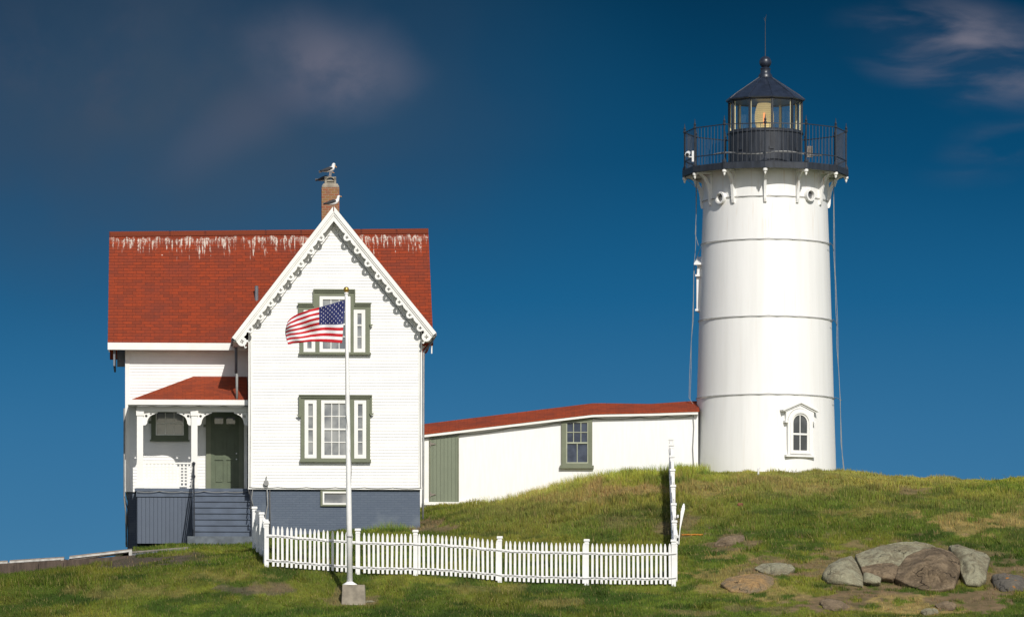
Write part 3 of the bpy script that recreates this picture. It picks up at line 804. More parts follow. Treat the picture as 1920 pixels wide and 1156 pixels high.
q = MB(); q.box(prt-.10, prt, DM-.18, DM-.02, fz+.012, beam_b); q.build('porch_pilaster', trim_w, house)
# scroll brackets
def bracket(X, sg, w=.40, h=.44):
    z = beam_b-.002
    pts = [(0, 0), (w+.08, 0), (w+.06, -.05), (w, -.06)]
    pts += [(.13+(w-.13)*(1-sin(a)), -.08-(h-.14)*(1-cos(a))) for a in [pi/2*i/8 for i in range(1, 9)]]
    pts += [(.12, -h+.06), (.10, -h+.02), (.06, -h), (0, -h)]
    q = MB(); hole = [[(x, y) for x, y in [(.10+.045*cos(t), -.14+.045*sin(t)) for t in [2*pi*i/8 for i in range(8)]]],
                      [(x, y) for x, y in [(.25+.035*cos(t), -.07+.025*sin(t)) for t in [2*pi*i/8 for i in range(8)]]]]
    q.prism(pts, hole, lambda u, v, d: (X+sg*u, DP+.04+d, z+v), 0, .05)
    q.build('porch_bracket', trim_w, house)
X1, X2 = hp(262.5, 850, DP).x+.10, hp(364.5, 850, DP).x
bracket(X1, 1, .40); bracket(X2-.10, -1, .40); bracket(X2+.10, 1, .40); bracket(prt, -1, .38)
# floor
box_part('porch_floor', blue, house, pl-.08, prt, DP-.06, DM-.01, fz-.09, fz+.01)
xs0 = hp(362.5, 950, DP).x                             # stair left side
zs = hp(300, 1018, DP).z
box_part('porch_skirt', blue_boards, house, pl, xs0-.04, DP, DP+.06, zs, fz-.27)
box_part('porch_skirt_rail', blue, house, pl-.03, xs0-.02, DP-.035, DP+.06, fz-.262, fz-.095)
box_part('porch_skirt', blue_boards, house, pl, pl+.05, DP+.07, DM, zs, fz-.1)
# stairs
sx0, sx1 = xs0+.02, hp(468, 950, 0).x
base_z = hp(415, 1005, -1.3).z; nst = 8; rise = (fz-base_z)/nst; run_ = .26
for k in range(1, nst):
    zt = fz-rise*k; yb = DP-.04-run_*(k-1); yf = yb-run_
    q = MB(); q.box(sx0-.02, sx1+.03, yf-.035, yb-.002, zt-.035, zt)
    q.box(sx0, sx1-.02, yf+.0, yf+.03, zt-rise+.002, zt-.037)
    q.build('stair_step', blue, house)
q = MB(); q.box(sx0, sx1-.02, DP-.038, DP-.01, fz-rise+.002, fz-.092); q.build('stair_riser', blue, house)
yend = DP-.04-run_*(nst-1)
for X in (sx0-.045, sx1-.018):
    q = MB(); q.slab([(X, DP-.07, fz-.10), (X, yend+.0, base_z+rise*.75), (X, yend+.0, base_z+.003), (X, yend+.5, base_z+.003), (X, DP-.07, fz-.55)], (.025, 0, 0)); q.build('stair_stringer', blue, house)
q = MB(); q.box(sx0-.22, sx1+.05, yend-.42, DP+.1, base_z-.55, base_z); q.build('stair_footing', concrete_b := mat('blue_grey_concrete', (.13, .15, .17), .85, .2, 3, .01), house)
# pipe handrail
hx = hp(363.5, 900, -.2).x-.0
ztop = hp(363.5, 868, DP-.1).z
q = MB()
q.tube([(hx, DP-.09, fz), (hx, DP-.09, ztop), ], .028, 8)
q.tube([(hx, yend-.15, base_z), (hx, yend-.15, base_z+.95)], .028, 8)
q.tube([(hx, DP-.09, ztop-.04), (hx, yend-.15, base_z+.93)], .024, 8)
q.tube([(hx, DP-.09, ztop-.42), (hx, yend-.15, base_z+.50)], .020, 8)
for zz in (ztop, ztop-.42):
    q.lathe([(.001, zz-.06), (.05, zz-.03), (.06, zz), (.05, zz+.03), (.001, zz+.06)], 10, (hx, DP-.09))
q.build('stair_handrail', black_iron, house)
q = MB(); q.tube([(sx1+.03, yend-.15, base_z), (sx1+.03, yend-.15, base_z+.9), (sx1+.03, DP-.09, fz+.3)], .022, 8); q.build('stair_handrail', black_iron, house)
# porch railing of square lattice
a, b_ = X1-.0, X2-.10
rt = hp(300, 866, DP).z; rb = fz+.06
q = MB(); q.box(a, b_, DP+.03, DP+.09, rt-.05, rt); q.box(a, b_, DP+.03, DP+.09, rb, rb+.05)
ng = 13
for i in range(1, ng):
    X = a+(b_-a)*i/ng; q.box(X-.025, X+.025, DP+.045, DP+.072, rb+.05, rt-.05)
for j in range(1, 7):
    Z = rb+.05+(rt-rb-.1)*j/7; q.box(a, b_, DP+.052, DP+.078, Z-.024, Z+.024)
q.build('porch_railing', trim_w, house)
# porch window
def rect_frame(q, x0, x1, z0, z1, t, y0, y1):
    q.box(x0, x0+t, y0, y1, z0, z1); q.box(x1-t, x1, y0, y1, z0, z1); q.box(x0+t, x1-t, y0, y1, z1-t, z1); q.box(x0+t, x1-t, y0, y1, z0, z0+t)
a, b_, c, d = hr(283.5, 353, 765, 824, DM)
q = MB(); rect_frame(q, a, b_, c, d, .15, DM-.075, DM-.01); q.box(a-.04, b_+.04, DM-.13, DM-.01, c-.05, c+.001)
q.box(a-.08, a-.001, DM-.09, DM-.01, d-.50, d-.42); q.box(b_+.001, b_+.08, DM-.09, DM-.01, d-.50, d-.42)
pw = q.build('porch_window', dkgreen, house)
sash(pw, a+.15, b_-.15, c+.15, d-.10, DM-.01, 3, 2, pane_lt, fr=.03, meet=1)
# door
a, b_, c, d = hr(386, 457, 765, 913, DM); c = fz+.012
q = MB(); q.box(a, a+.16, DM-.08, DM-.01, c, d); q.box(b_-.16, b_, DM-.08, DM-.01, c, d); q.box(a+.16, b_-.16, DM-.08, DM-.01, d-.16, d)
q.box(a-.08, a-.001, DM-.10, DM-.01, d-.62, d-.54); q.box(b_+.001, b_+.06, DM-.10, DM-.01, d-.62, d-.54)
q.box(a+.16, b_-.16, DM-.12, DM-.01, c, c+.035)
dfm = q.build('door_frame', green, house)
x0, x1, z0, z1 = a+.16, b_-.16, c+.035, d-.16
q = MB(); wd = x1-x0; holes = []
for cxx in (x0+wd*.29, x0+wd*.71):
    for (h0, h1) in ((.09, .39), (.45, .80), (.86, .95)):
        ww = wd*.155; holes.append([(cxx-ww, z0+(z1-z0)*h0), (cxx+ww, z0+(z1-z0)*h0), (cxx+ww, z0+(z1-z0)*h1), (cxx-ww, z0+(z1-z0)*h1)])
q.prism([(x0, z0), (x1, z0), (x1, z1), (x0, z1)], holes, fy(DM-.055), 0, .03)
q.box(x0, x1, DM-.022, DM-.012, z0, z1)
for i, hl in enumerate(holes):
    if i % 3 == 2: continue
    q.box(hl[0][0]+.035, hl[1][0]-.035, DM-.045, DM-.0225, hl[0][1]+.035, hl[2][1]-.035)
door = q.build('front_door', dkgreen, house)
for hl in (holes[2], holes[5]):
    q = MB(); q.quad([(p[0], DM-.03, p[1]) for p in hl]); q.build('pane', pane_lt, door, flip=False)
for hh in (.40, .475):
    q = MB(); zz = z0+(z1-z0)*hh; q.tube([(x1-.08, DM-.055, zz), (x1-.08, DM-.11, zz)], [.015, .024], 8); q.build('knob', white_metal, door)


# downspouts, meter, cables on the house
def tube_part(name, m, pts, r, parent=house, n=6):
    q = MB(); q.tube(pts, r, n); return q.build(name, m, parent, sm=True)
a = hp(443, 650, 1.4)
tube_part('downspout', gutter, [(a.x, 1.9, hp(443, 640, 1.9).z), (a.x, 1.9, hp(443, 700, 1.9).z)], .045)
tube_part('downspout', cable_m, [(a.x+.01, .62, hp(443, 700, .62).z), (a.x+.01, .62, hp(443, 748, .62).z)], .042)
tube_part('downspout', cable_m, [(ml-.05, DM-.05, hp(240, 765, DM).z), (ml-.05, DM-.05, hp(240, 935, DM).z), (ml+.0, DM-.02, hp(240, 960, DM).z), (ml+.02, DM-.02, hp(240, 1025, DM).z)], .028)
tube_part('conduit', dark_cable, [(ml-.04, DM-.08, hp(240, 930, DM).z), (ml+.06, DM-.10, hp(240, 955, DM).z), (ml-.0, DM-.10, hp(240, 1020, DM).z)], .018)
zz = [hp(790, v, 0).z for v in (660, 648, 640)]
tube_part('downspout', gutter, [(xr+.38, .1, RR.z-.05), (xr+.36, .1, RR.z-.26), (xr+.07, 0, RR.z-.62)], .035)
tube_part('downspout', cable_m, [(xr+.07, .0, RR.z-.62), (xr+.06, .0, zf-.1), (xr+.05, .0, zf-1.0)], .035)
random.seed(3)
def sag_line(pts, k=.03, n=6):
    out = []
    for a, b in zip(pts[:-1], pts[1:]):
        a, b = Vector(a), Vector(b)
        for i in range(n):
            t = i/n; p = a.lerp(b, t); p.z -= k*4*t*(1-t); out.append(p)
    out.append(Vector(pts[-1])); return out
tube_part('light_string', cable_m, sag_line([(xl+(xr-xl)*i/6, -.06, zf+.015) for i in range(7)], .03), .011)
tube_part('light_string', cable_m, sag_line([(pl+(xl-pl)*i/5, DP-.09, fz-.10+.02*(i % 2)) for i in range(6)], .03), .011)
tube_part('light_string', cable_m, sag_line([(fx0+.3, ye+.02, bz-.03)]+[(fx0+(prt-fx0)*i/5, ye+.02, bz-.02) for i in range(1, 6)], .03), .012)
tube_part('light_string', cable_m, [(xl+.03, -.045, zf), (xl+.04, -.045, zf+2.2), (xl+.03, -.045, zcorner)], .010)
tube_part('light_string', cable_m, [(xr-.03, -.045, zf), (xr-.04, -.045, zf+2.2), (xr-.03, -.045, zcorner)], .010)
for sgn, R_ in ((-1, RL), (1, RR)):
    dx, dz = (R_.x-A.x), (R_.z-A.z); Ln = sqrt(dx*dx+dz*dz); dx /= Ln; dz /= Ln
    mm = (-sgn*abs(dz), -abs(dx))
    pts = [(A.x+t*dx+.42*mm[0], -.04, A.z+t*dz+.42*mm[1]) for t in (.75, 1.5, 2.2, 3, 3.8, 4.6)]
    tube_part('light_string', cable_m, sag_line(pts, .02), .009)
# electric meter and conduits left of the wing
m0 = hp(499, 905, -.1)
q = MB(); q.tube([(m0.x, -.14, m0.z), (m0.x, -.05, m0.z)], .085, 14); q.box(m0.x-.06, m0.x+.06, -.09, -.021, m0.z-.15, m0.z+.09); q.tube([(m0.x, -.07, m0.z+.09), (m0.x+.01, -.07, m0.z+.22)], .02, 6)
q.build('electric_meter', cable_m, house)
tube_part('conduit', cable_m, [(m0.x+.03, -.06, m0.z-.12), (m0.x+.05, -.06, m0.z-.7), (m0.x-.03, -.06, m0.z-1.1), (m0.x+.02, -.06, m0.z-1.7)], .022)
tube_part('conduit', dark_cable, [(m0.x+.12, 0, zf-.06), (m0.x+.13, 0, zf-1.7)], .02)
tube_part('conduit', dark_cable, [(xl-.02, -.03, zf-.05), (xl+.06, -.05, zf-.5), (xl-.02, -.06, zf-1.0), (xl+.02, -.05, zf-1.5)], .016)
tube_part('conduit', cable_m, [(xl+.12, -.01, zf-.02), (xl+.08, -.02, zf-.35), (xl+.18, -.02, zf-.8)], .014)

# ------------------------------------------------------------------ covered walkway
WY = 187.2
def wp(px, py, Y=WY): return P(px, py, Y)
wx0, wx1 = wp(780, 900).x, wp(1304, 900).x
cols_ = [780, 1114, 1219, 1302]
def eave_py(px): return float(np.interp(px, cols_, [813.5, 773.6, 771.6, 768.8]))
def top_py(px): return float(np.interp(px, cols_, [796, 755, 756.6, 751]))
walk = empty('covered_walkway', (wp(1000, 900).x, WY+CAMY, gz(1, 7)), 'low white covered passage with thin red roof joining house and tower', 'building')
wo_ = walk.location.copy()
def wl(v): return Vector(v)-wo_
pxs = [780+(1309-780)*i/24 for i in range(25)]
q = MB()
top = [wp(p, eave_py(p)+3.0) for p in pxs]
bot = [Vector((t.x, t.y, gz(t.x, t.y)-.5)) for t in top]
for d_ in (0, 2.3):
    q = MB()
    for i in range(24):
        q.quad([wl(v+Vector((0, d_, 0))) for v in (bot[i], bot[i+1], top[i+1], top[i])])
    q.build('wall', white_boards, walk, flip=False)
q = MB()
for i in range(24):
    a, b_ = wp(pxs[i], eave_py(pxs[i]), WY-.22), wp(pxs[i+1], eave_py(pxs[i+1]), WY-.22)
    c, d = wp(pxs[i], top_py(pxs[i]), WY+1.15), wp(pxs[i+1], top_py(pxs[i+1]), WY+1.15)
    a.x, b_.x = c.x, d.x
    q.slab([wl(v) for v in (c, d, b_, a)], (0, 0, -.045), [(c.x, 0), (d.x, 0), (d.x, 1.45), (c.x, 1.45)])
    a2 = Vector((a.x, c.y*2-a.y, a.z)); b2 = Vector((b_.x, c.y*2-b_.y, b_.z))
    q.slab([wl(v) for v in (d, c, a2, b2)], (0, 0, -.045), [(d.x, 0), (c.x, 0), (c.x, 1.45), (d.x, 1.45)])
q.build('roof', shingle, walk)
q = MB()
for i in range(24):
    a, b_ = wp(pxs[i], eave_py(pxs[i])+1.2, WY-.2), wp(pxs[i+1], eave_py(pxs[i+1])+1.2, WY-.2)
    q.slab([wl(v) for v in (a, b_, b_-Vector((0, 0, .11)), a-Vector((0, 0, .11)))], (0, .19, 0))
q.build('fascia', trim_w, walk)
# door
q = MB(); dd = [wp(805, 941), wp(860, 941), wp(860, 812), wp(846, 815), wp(830, 817), wp(805, 818)]
q.prism([(v.x-wo_.x, v.z-wo_.z) for v in dd], [], lambda u, v, d: (u, -.03+d, v), -.02, .028)
wd_ = q.build('door', green_boards, walk)
q = MB()
for (a, b_, c, d) in ((805, 807.5, 941, 816), (857.5, 860.5, 941, 811)):
    A_, B_ = wl(wp(a, c)), wl(wp(b_, d)); q.box(A_.x, B_.x, -.07, -.052, A_.z, B_.z)
q.build('door_frame', green, wd_)
for v in (832, 926.5):
    q = MB(); a = wl(wp(806, v)); q.box(a.x, a.x+.03, -.09, -.072, a.z-.09, a.z+.09); q.prism([(a.x+.031, a.z-.04), (a.x+.20, a.z-.012), (a.x+.20, a.z+.012), (a.x+.031, a.z+.04)], [], lambda u, v, d: (u, -.085+d, v), 0, .02); q.build('hinge', wood_grey, wd_)
a, b_ = wl(wp(792, 945)), wl(wp(862, 941))
box_part('sill', trim_w, walk, a.x, b_.x+.4, -.10, .02, a.z-.02, a.z+.08)
a, b_ = wl(wp(792.5, 945)), wl(wp(804, 816)); box_part('corner_board', trim_w, walk, a.x, b_.x, -.035, -.004, a.z-.1, b_.z)
# window
q = MB(); A_, B_ = wl(wp(1052.5, 872)), wl(wp(1110.5, 783)); tl = wl(wp(1052.5, 789)).z
gx0, gx1, gz0, gz1 = wl(wp(1061.5, 868)).x, wl(wp(1103, 868)).x, wl(wp(1061, 868)).z, wl(wp(1061, 790)).z
q.prism([(A_.x, A_.z), (B_.x, A_.z), (B_.x, B_.z), (A_.x, tl)], [[(gx0, gz0), (gx1, gz0), (gx1, gz1), (gx0, gz1)]], fy(-.01), -.07, 0)
q.box(A_.x-.05, B_.x+.05, -.14, -.012, A_.z-.10, A_.z-.002)
ww_ = q.build('window', green, walk)
cgm = mat('pale_green_muntin', (.36, .38, .28), .6, .1, 4)
q = MB(); rect_frame(q, gx0, gx1, gz0, gz1, .035, -.06, -.012)
mz = gz0+(gz1-gz0)*.49; q.box(gx0+.035, gx1-.035, -.058, -.02, mz-.025, mz+.025)
for i in (1, 2): X = gx0+(gx1-gx0)*i/3; q.box(X-.013, X+.013, -.05, -.02, mz+.025, gz1-.035)
X = (gx0+gx1)/2; q.box(X-.013, X+.013, -.05, -.02, gz0+.035, mz-.025)
Z = (mz+gz1)/2; q.box(gx0+.035, gx1-.035, -.047, -.02, Z-.013, Z+.013)
q.build('sash', cgm, ww_)
q = MB(); q.quad([(gx0, -.016, gz0), (gx1, -.016, gz0), (gx1, -.016, gz1), (gx0, -.016, gz1)]); q.build('pane', pane_bl, ww_, flip=False)
for k, off in enumerate((8, 10.5)):
    st_ = [793, 860, 960, 1042, 1112, 1200, 1250, 1298]
    q = MB(); q.tube(sag_line([wl(wp(p, eave_py(p)+off-k*1.5+(p % 7)*.2, WY-.06)) for p in st_], .07-.02*k), .013, 5); q.build('light_string', cable_m, walk)
q = MB(); q.tube([wl(wp(1299.5, 775, WY-.05)), wl(wp(1301, 800, WY-.05)), wl(wp(1299, 840, WY-.05)), wl(wp(1301, 880, WY-.05))], .016, 5); q.build('conduit', cable_m, walk)

# ------------------------------------------------------------------ lighthouse
TY = 188.0; TS = F/TY
TC = P(1435, 878, TY); TZ0 = gz(TC.x, TC.y-2.4)-.0
tow = empty('lighthouse', (TC.x, TC.y, TZ0), 'white conical lighthouse tower with black lantern room and railed gallery', 'lighthouse')
def tz(py): return CAMZ+(HOR-py)/F*TY-TZ0
def tr_(px): return (px)/TS
prof = [(tr_(133), -.8), (tr_(132.5), tz(878)), (tr_(128.3), tz(748)), (tr_(124.2), tz(603)), (tr_(119.6), tz(460)), (tr_(116.5), tz(381)), (tr_(115.5), tz(322))]
def Rz(z):
    return float(np.interp(z, [p[1] for p in prof], [p[0] for p in prof]))
pp = []
for a, b_ in zip(prof[:-1], prof[1:]):
    for i in range(6): t = i/6; pp.append((a[0]+(b_[0]-a[0])*t, a[1]+(b_[1]-a[1])*t))
pp.append(prof[-1])
q = MB(); q.lathe(pp, 96); tw = smooth_angle(q.build('tower_wall', tower_m, tow))
def tp(ang, r, z): return (r*sin(ang), -r*cos(ang), z)
band_m = mat('seam_paint', (.50, .49, .45), .6, .2, 4)
for py in (748, 603, 460, 380):
    z = tz(py); r = Rz(z)
    q = MB(); q.lathe([(r-.02, z-.022), (r+.013, z-.018), (r+.013, z+.004), (r-.02, z+.012)], 96, cap=False); smooth_angle(q.build('seam_band', trim_w, tow))
    q = MB(); pts = []
    for i in range(49):
        a = 2*pi*i/48; pts.append(tp(a, r+.035, z+.03-.02*abs(sin(i*1.7))))
    q.tube(pts, .011, 5); q.build('light_string', cable_m, tow)
# gallery deck
zd = tz(318.5); RG = 154/TS
A0 = radians(-2.7)
q = MB()
q.lathe([(1.2, zd-.17), (RG-.10, zd-.17), (RG-.10, zd-.22), (RG+.03, zd-.22), (RG+.03, zd-.02), (RG, zd), (1.2, zd)], 12, a0=A0+0, cap=False)
q.build('gallery_deck', drum_m, tow)
soff = mat('grey_soffit', (.42, .42, .38), .7, .1, 3)
q = MB(); q.lathe([(1.5, zd-.176), (RG-.12, zd-.176), (RG-.12, zd-.19), (1.5, zd-.19)], 12, a0=A0, cap=False); q.build('gallery_soffit', soff, tow)
rp = tz(382)
for i in range(12):
    a = A0+i*pi/6; ca, sa = cos(a), sin(a)
    def fn(u, v, d, a=a, ca=ca, sa=sa): return (u*sa+d*ca, -u*ca+d*sa, v)
    r0 = Rz(rp)-.03; rt_ = RG-.10; zt = zd-.192
    arc = [(r0+.13+(rt_-.06-r0-.13)*(1-cos(t)), zt-.98+.90*sin(t)) for t in [pi/2*j/10 for j in range(11)]]
    outl = [(r0, zt), (r0, zt-1.12), (r0+.10, zt-1.10)]+arc+[(rt_, zt-.06), (rt_, zt)]
    hole = [(r0+.08, zt-.07), (r0+.08, zt-.42)]+[(r0+.12+.30*(1-cos(t)), zt-.42+.32*sin(t)) for t in [pi/2*j/6 for j in range(1, 6)]]+[(r0+.40, zt-.07)]
    q = MB(); q.prism(outl, [hole], fn, -.045, .045); q.build('gallery_bracket', tower_m, tow)
    # drop finial under the deck edge
    q = MB(); cx_, cy_ = (RG-.05)*sa, -(RG-.05)*ca
    q.lathe([(.05, zd-.225), (.075, zd-.25), (.075, zd-.31), (.045, zd-.34), (.035, zd-.40), (.015, zd-.44)], 10, (cx_, cy_)); q.build('drop_finial', trim_w, tow)
    # post
    h = tz(248)-tz(318.5)
    q = MB()
    q.lathe([(.075, zd), (.075, zd+.05), (.04, zd+.11), (.028, zd+.16), (.028, zd+.52), (.028, zd+h-.04), (.05, zd+h), (.05, zd+h+.05), (.028, zd+h+.07), (.045, zd+h+.12), (.02, zd+h+.17), (.006, zd+h+.30)], 8, (cx_, cy_))
    q.build('railing_post', black_iron, tow)
h = tz(248)-tz(318.5)
for i in range(12):
    a, b_ = A0+i*pi/6, A0+(i+1)*pi/6; r = RG-.05
    pa, pb = Vector(tp(a, r, zd)), Vector(tp(b_, r, zd))
    q = MB()
    for z in (h, .30): q.bar(pa+Vector((0, 0, z)), pb+Vector((0, 0, z)), .035, .028)
    q.build('rail', black_iron, tow)
    for j in range(1, 9):
        p = pa.lerp(pb, j/9)
        q = MB(); q.box(p.x-.0075, p.x+.0075, p.y-.0075, p.y+.0075, zd+.02, zd+h-.012); q.build('baluster', black_iron, tow)
# pale cable strung along the inner rail
q = MB(); q.tube([tp(radians(d_), RG-.22, zd+.30+.05*sin(d_*.13)) for d_ in range(-45, 46, 5)], .022, 5); q.build('gallery_cable', cable_m, tow)
# lantern drum
RD = 69.5/TS; z0, z1 = zd, tz(250)
q = MB(); q.lathe([(RD, z0), (RD, z1-.06), (RD+.035, z1-.05), (RD+.035, z1), (RD-.10, z1+.0)], 40); smooth_angle(q.build('lantern_base', drum_m, tow))
q = MB()
for i in range(20):
    a = i*pi/10+.1; q.bar(tp(a, RD+.006, z0+.02), tp(a, RD+.006, z1-.07), .02, .014, up=(sin(a), -cos(a), 0))
for a in (-.75, .12, .95):
    c_ = Vector(tp(a, RD+.02, z0+.62)); q.bar(c_-Vector((.08*cos(a), .08*sin(a), 0)), c_+Vector((.08*cos(a), .08*sin(a), 0)), .03, .09)
q.build('base_fittings', drum_m, tow)
# lantern frame, glass (10 sided)
AL = radians(8.2); RLn = 68.5/TS; ze_ = tz(188)
for i in range(10):
    a = AL+i*2*pi/10; b_ = a+2*pi/10
    q = MB(); q.bar(tp(a, RLn, z1-.01), tp(a, RLn, ze_), .055, .07, up=(sin(a), -cos(a), 0)); q.build('lantern_mullion', drum_m, tow)
    q = MB(); q.bar(tp(a, RLn-.055, z1+.03), tp(a, RLn-.055, ze_-.02), .07, .03, up=(sin(a), -cos(a), 0)); q.build('mullion_liner', cream, tow)
    p0, p1 = Vector(tp(a, RLn-.01, z1)), Vector(tp(b_, RLn-.01, z1)); up = Vector((0, 0, ze_-z1))
    q = MB(); q.quad([p0, p1, p1+up, p0+up]); q.build('lantern_pane', lantern_glass, tow, flip=False)
    q = MB(); q.bar(p0+Vector((0, 0, .03)), p1+Vector((0, 0, .03)), .07, .06); q.bar(p0+up-Vector((0, 0, .05)), p1+up-Vector((0, 0, .05)), .08, .09); q.build('lantern_rail', drum_m, tow)
q = MB(); q.lathe([(RLn-.02, ze_-.03), (RLn-.3, ze_+.02), (.3, ze_+.32), (.05, ze_+.34)], 20, cap=True); q.build('lantern_ceiling', cream, tow)
q = MB(); q.lathe([(RLn-.11, z1+.012), (.05, z1+.03)], 20); q.build('lantern_floor', cream, tow)
# roof
RE = 74.5/TS
q = MB(); zt = tz(145)
q.lathe([(RE-.05, ze_-.06), (RE, ze_-.04), (RE+.005, ze_+.0), (RE-.20, ze_+.16), (.21, zt), (.05, zt)], 10, a0=AL); lr = q.build('lantern_roof', lead_black, tow)
for i in range(10):
    a = AL+i*2*pi/10
    q = MB(); q.tube([tp(a, RE, ze_), tp(a, RE-.20, ze_+.165), tp(a, .21, zt+.005)], .016, 6); q.build('roof_rib', lead_black, lr)
q = MB()
q.lathe([(.24, zt-.02), (.235, zt+.05), (.19, zt+.12), (.165, zt+.16), (.17, zt+.26), (.18, zt+.29), (.13, zt+.33), (.10, zt+.37)], 24)
zb_ = tz(117)
q.lathe([(.08+.0, zb_-.19)]+[(.205*sin(t), zb_-.205*cos(t)) for t in [pi*(.1+.9*j/12) for j in range(13)]], 24)
smooth_angle(q.build('ventilator_ball', lead_black, lr), 50)
q = MB(); q.tube([(0, 0, zb_+.18), (0, 0, tz(32))], [.016, .008], 6); q.tube([(0, 0, tz(42)), (-.05, 0, tz(34))], .006, 5); q.tube([(0, 0, tz(42)), (.035, 0, tz(27))], .006, 5); q.build('lightning_rod', black_iron, lr)
# lens and lamp
lz0, lz1 = z1+.03, tz(194); lx = -2/TS
q = MB(); pr = []
for i in range(25):
    t = i/24; pr.append(((.205+.125*sin(pi*min(1, t*.95+.02))**.8)*(1 if i % 2 else .965), lz0+(lz1-lz0)*t))
q.lathe(pr, 32, (lx, 0)); lens = q.build('lens', lens_m, tow)
q = MB(); q.tube([(lx-.02, -.345, lz0+.25), (lx-.02, -.345, lz0+.62)], .03, 8); q.build('lamp', lamp_m, lens)
# portholes
for px, py in ((1351, 371), (1511, 366)):
    a = math.asin((px-1435)/116.0); z = (CAMZ+(HOR-py)/F*(TY-2.09*cos(a)))-TZ0; r = Rz(z)
    e1 = Vector((cos(a), sin(a), 0)); e2 = Vector((0, 0, 1)); nn = Vector((sin(a), -cos(a), 0)); c_ = nn*r+Vector((0, 0, z))
    def ring(r0, r1, d0, d1, seg=28):
        o, i_ = [(r1*cos(2*pi*k/seg), r1*sin(2*pi*k/seg)) for k in range(seg)], [(r0*cos(2*pi*k/seg), r0*sin(2*pi*k/seg)) for k in range(seg)]
        q = MB(); q.prism(o, [i_], lambda u, v, d: c_+e1*u+e2*v+nn*d, d0, d1); return q
    ph = ring(.145, .205, -.05, .13).build('porthole', tower_m, tow)
    q = MB(); q.add([c_+e1*.146*cos(2*pi*k/24)+e2*.146*sin(2*pi*k/24)+nn*.012 for k in range(24)], [tuple(range(24))]); q.build('pane', pane_dk, ph, flip=False)
    q = MB(); q.add([c_+e1*(.146*cos(2*pi*k/24)) + e2*.146*sin(2*pi*k/24)+nn*(.02+.05*(cos(2*pi*k/24)*(1 if a < 0 else -1)+.2)) for k in range(24)], [tuple(range(24))])
# arched windows
def arched_window(a, zc0, zc1):
    """a: angle round the tower, zc0..zc1 glass bottom/top"""
    r = Rz((zc0+zc1)/2)
    e1 = Vector((cos(a), sin(a), 0)); nn = Vector((sin(a), -cos(a), 0))
    base = nn*r
    FN = lambda u, v, d: base+e1*u+nn*(-d)+Vector((0, 0, v))   # d negative = out
    hw = .275; H = zc1-zc0
    def arch(w, zb, zt, n=12):
        return [(-w, zb), (w, zb), (w, zt-w)]+[(w*cos(t), zt-w+w*sin(t)) for t in [pi*j/n for j in range(1, n)]]+[(-w, zt-w)]
    q = MB()
    q.prism(arch(hw+.20, zc0-.12, zc1+.20), [arch(hw+.04, zc0-.03, zc1+.04)], FN, -.075, .12)
    q.prism(arch(hw+.12, zc0-.10, zc1+.12), [arch(hw+.05, zc0-.03, zc1+.05)], FN, -.10, -.077)
    q.prism([(-hw-.28, zc0-.20), (hw+.28, zc0-.20), (hw+.28, zc0-.13), (-hw-.28, zc0-.13)], [], FN, -.11, .15)
    wn_ = q.build('window', tower_m, tow)
    q = MB(); zt = zc1+.22
    # gabled hood with drip ears
    g = lambda x: zc1+.43-.27*abs(x)/.66
    q.prism([(-.68, g(.68)-.05), (0, g(0)-.05), (.68, g(.68)-.05), (.68, g(.68)), (0, g(0)), (-.68, g(.68))], [], FN, -.13, .18)
    q.prism([(-.60, g(.60)-.105), (0, g(0)-.105), (.60, g(.60)-.105), (.60, g(.60)-.052), (0, g(0)-.052), (-.60, g(.60)-.052)], [], FN, -.08, .18)
    rr_ = hw+.215; zb2 = zc1-.23; za = zc1+.20-(hw+.20)
    inner = [(rr_, zb2)]+[(rr_*cos(t), za+rr_*sin(t)) for t in [pi*j/12 for j in range(13)]]+[(-rr_, zb2)]
    q.prism([(-.53, zb2), (-.53, g(.53)-.11), (0, g(0)-.11), (.53, g(.53)-.11), (.53, zb2)]+inner, [], FN, -.045, .17)
    for s_ in (-1, 1): q.prism([(s_*.49, zb2-.05), (s_*.58, zb2-.05), (s_*.58, zb2+.02), (s_*.49, zb2+.02)], [], FN, -.10, .1)
    q.build('hood', tower_m, wn_)
    q = MB()
    q.prism(arch(hw+.045, zc0-.035, zc1+.045), [arch(hw-.01, zc0+.02, zc1-.01)], FN, -.062, .05)
    q.prism([(-.014, zc0+.02), (.014, zc0+.02), (.014, zc1-.015), (-.014, zc1-.015)], [], FN, -.05, .05)
    q.prism([(-hw+.005, zc0+H*.44), (hw-.005, zc0+H*.44), (hw-.005, zc0+H*.49), (-hw+.005, zc0+H*.49)], [], FN, -.056, .05)
    q.build('sash', trim_w, wn_)
    q = MB(); q.add([FN(u, v, -.03) for u, v in arch(hw+.02, zc0, zc1+.02)], [tuple(range(15))]); q.build('pane', pane_dk, wn_, flip=False)
aw = math.asin(58/131.)
zz0 = (CAMZ+(HOR-845)/F*(TY-2.1))-TZ0; zz1 = (CAMZ+(HOR-777)/F*(TY-2.1))-TZ0
arched_window(aw, zz0, zz1)
arched_window(radians(-101), tz(572), tz(503))
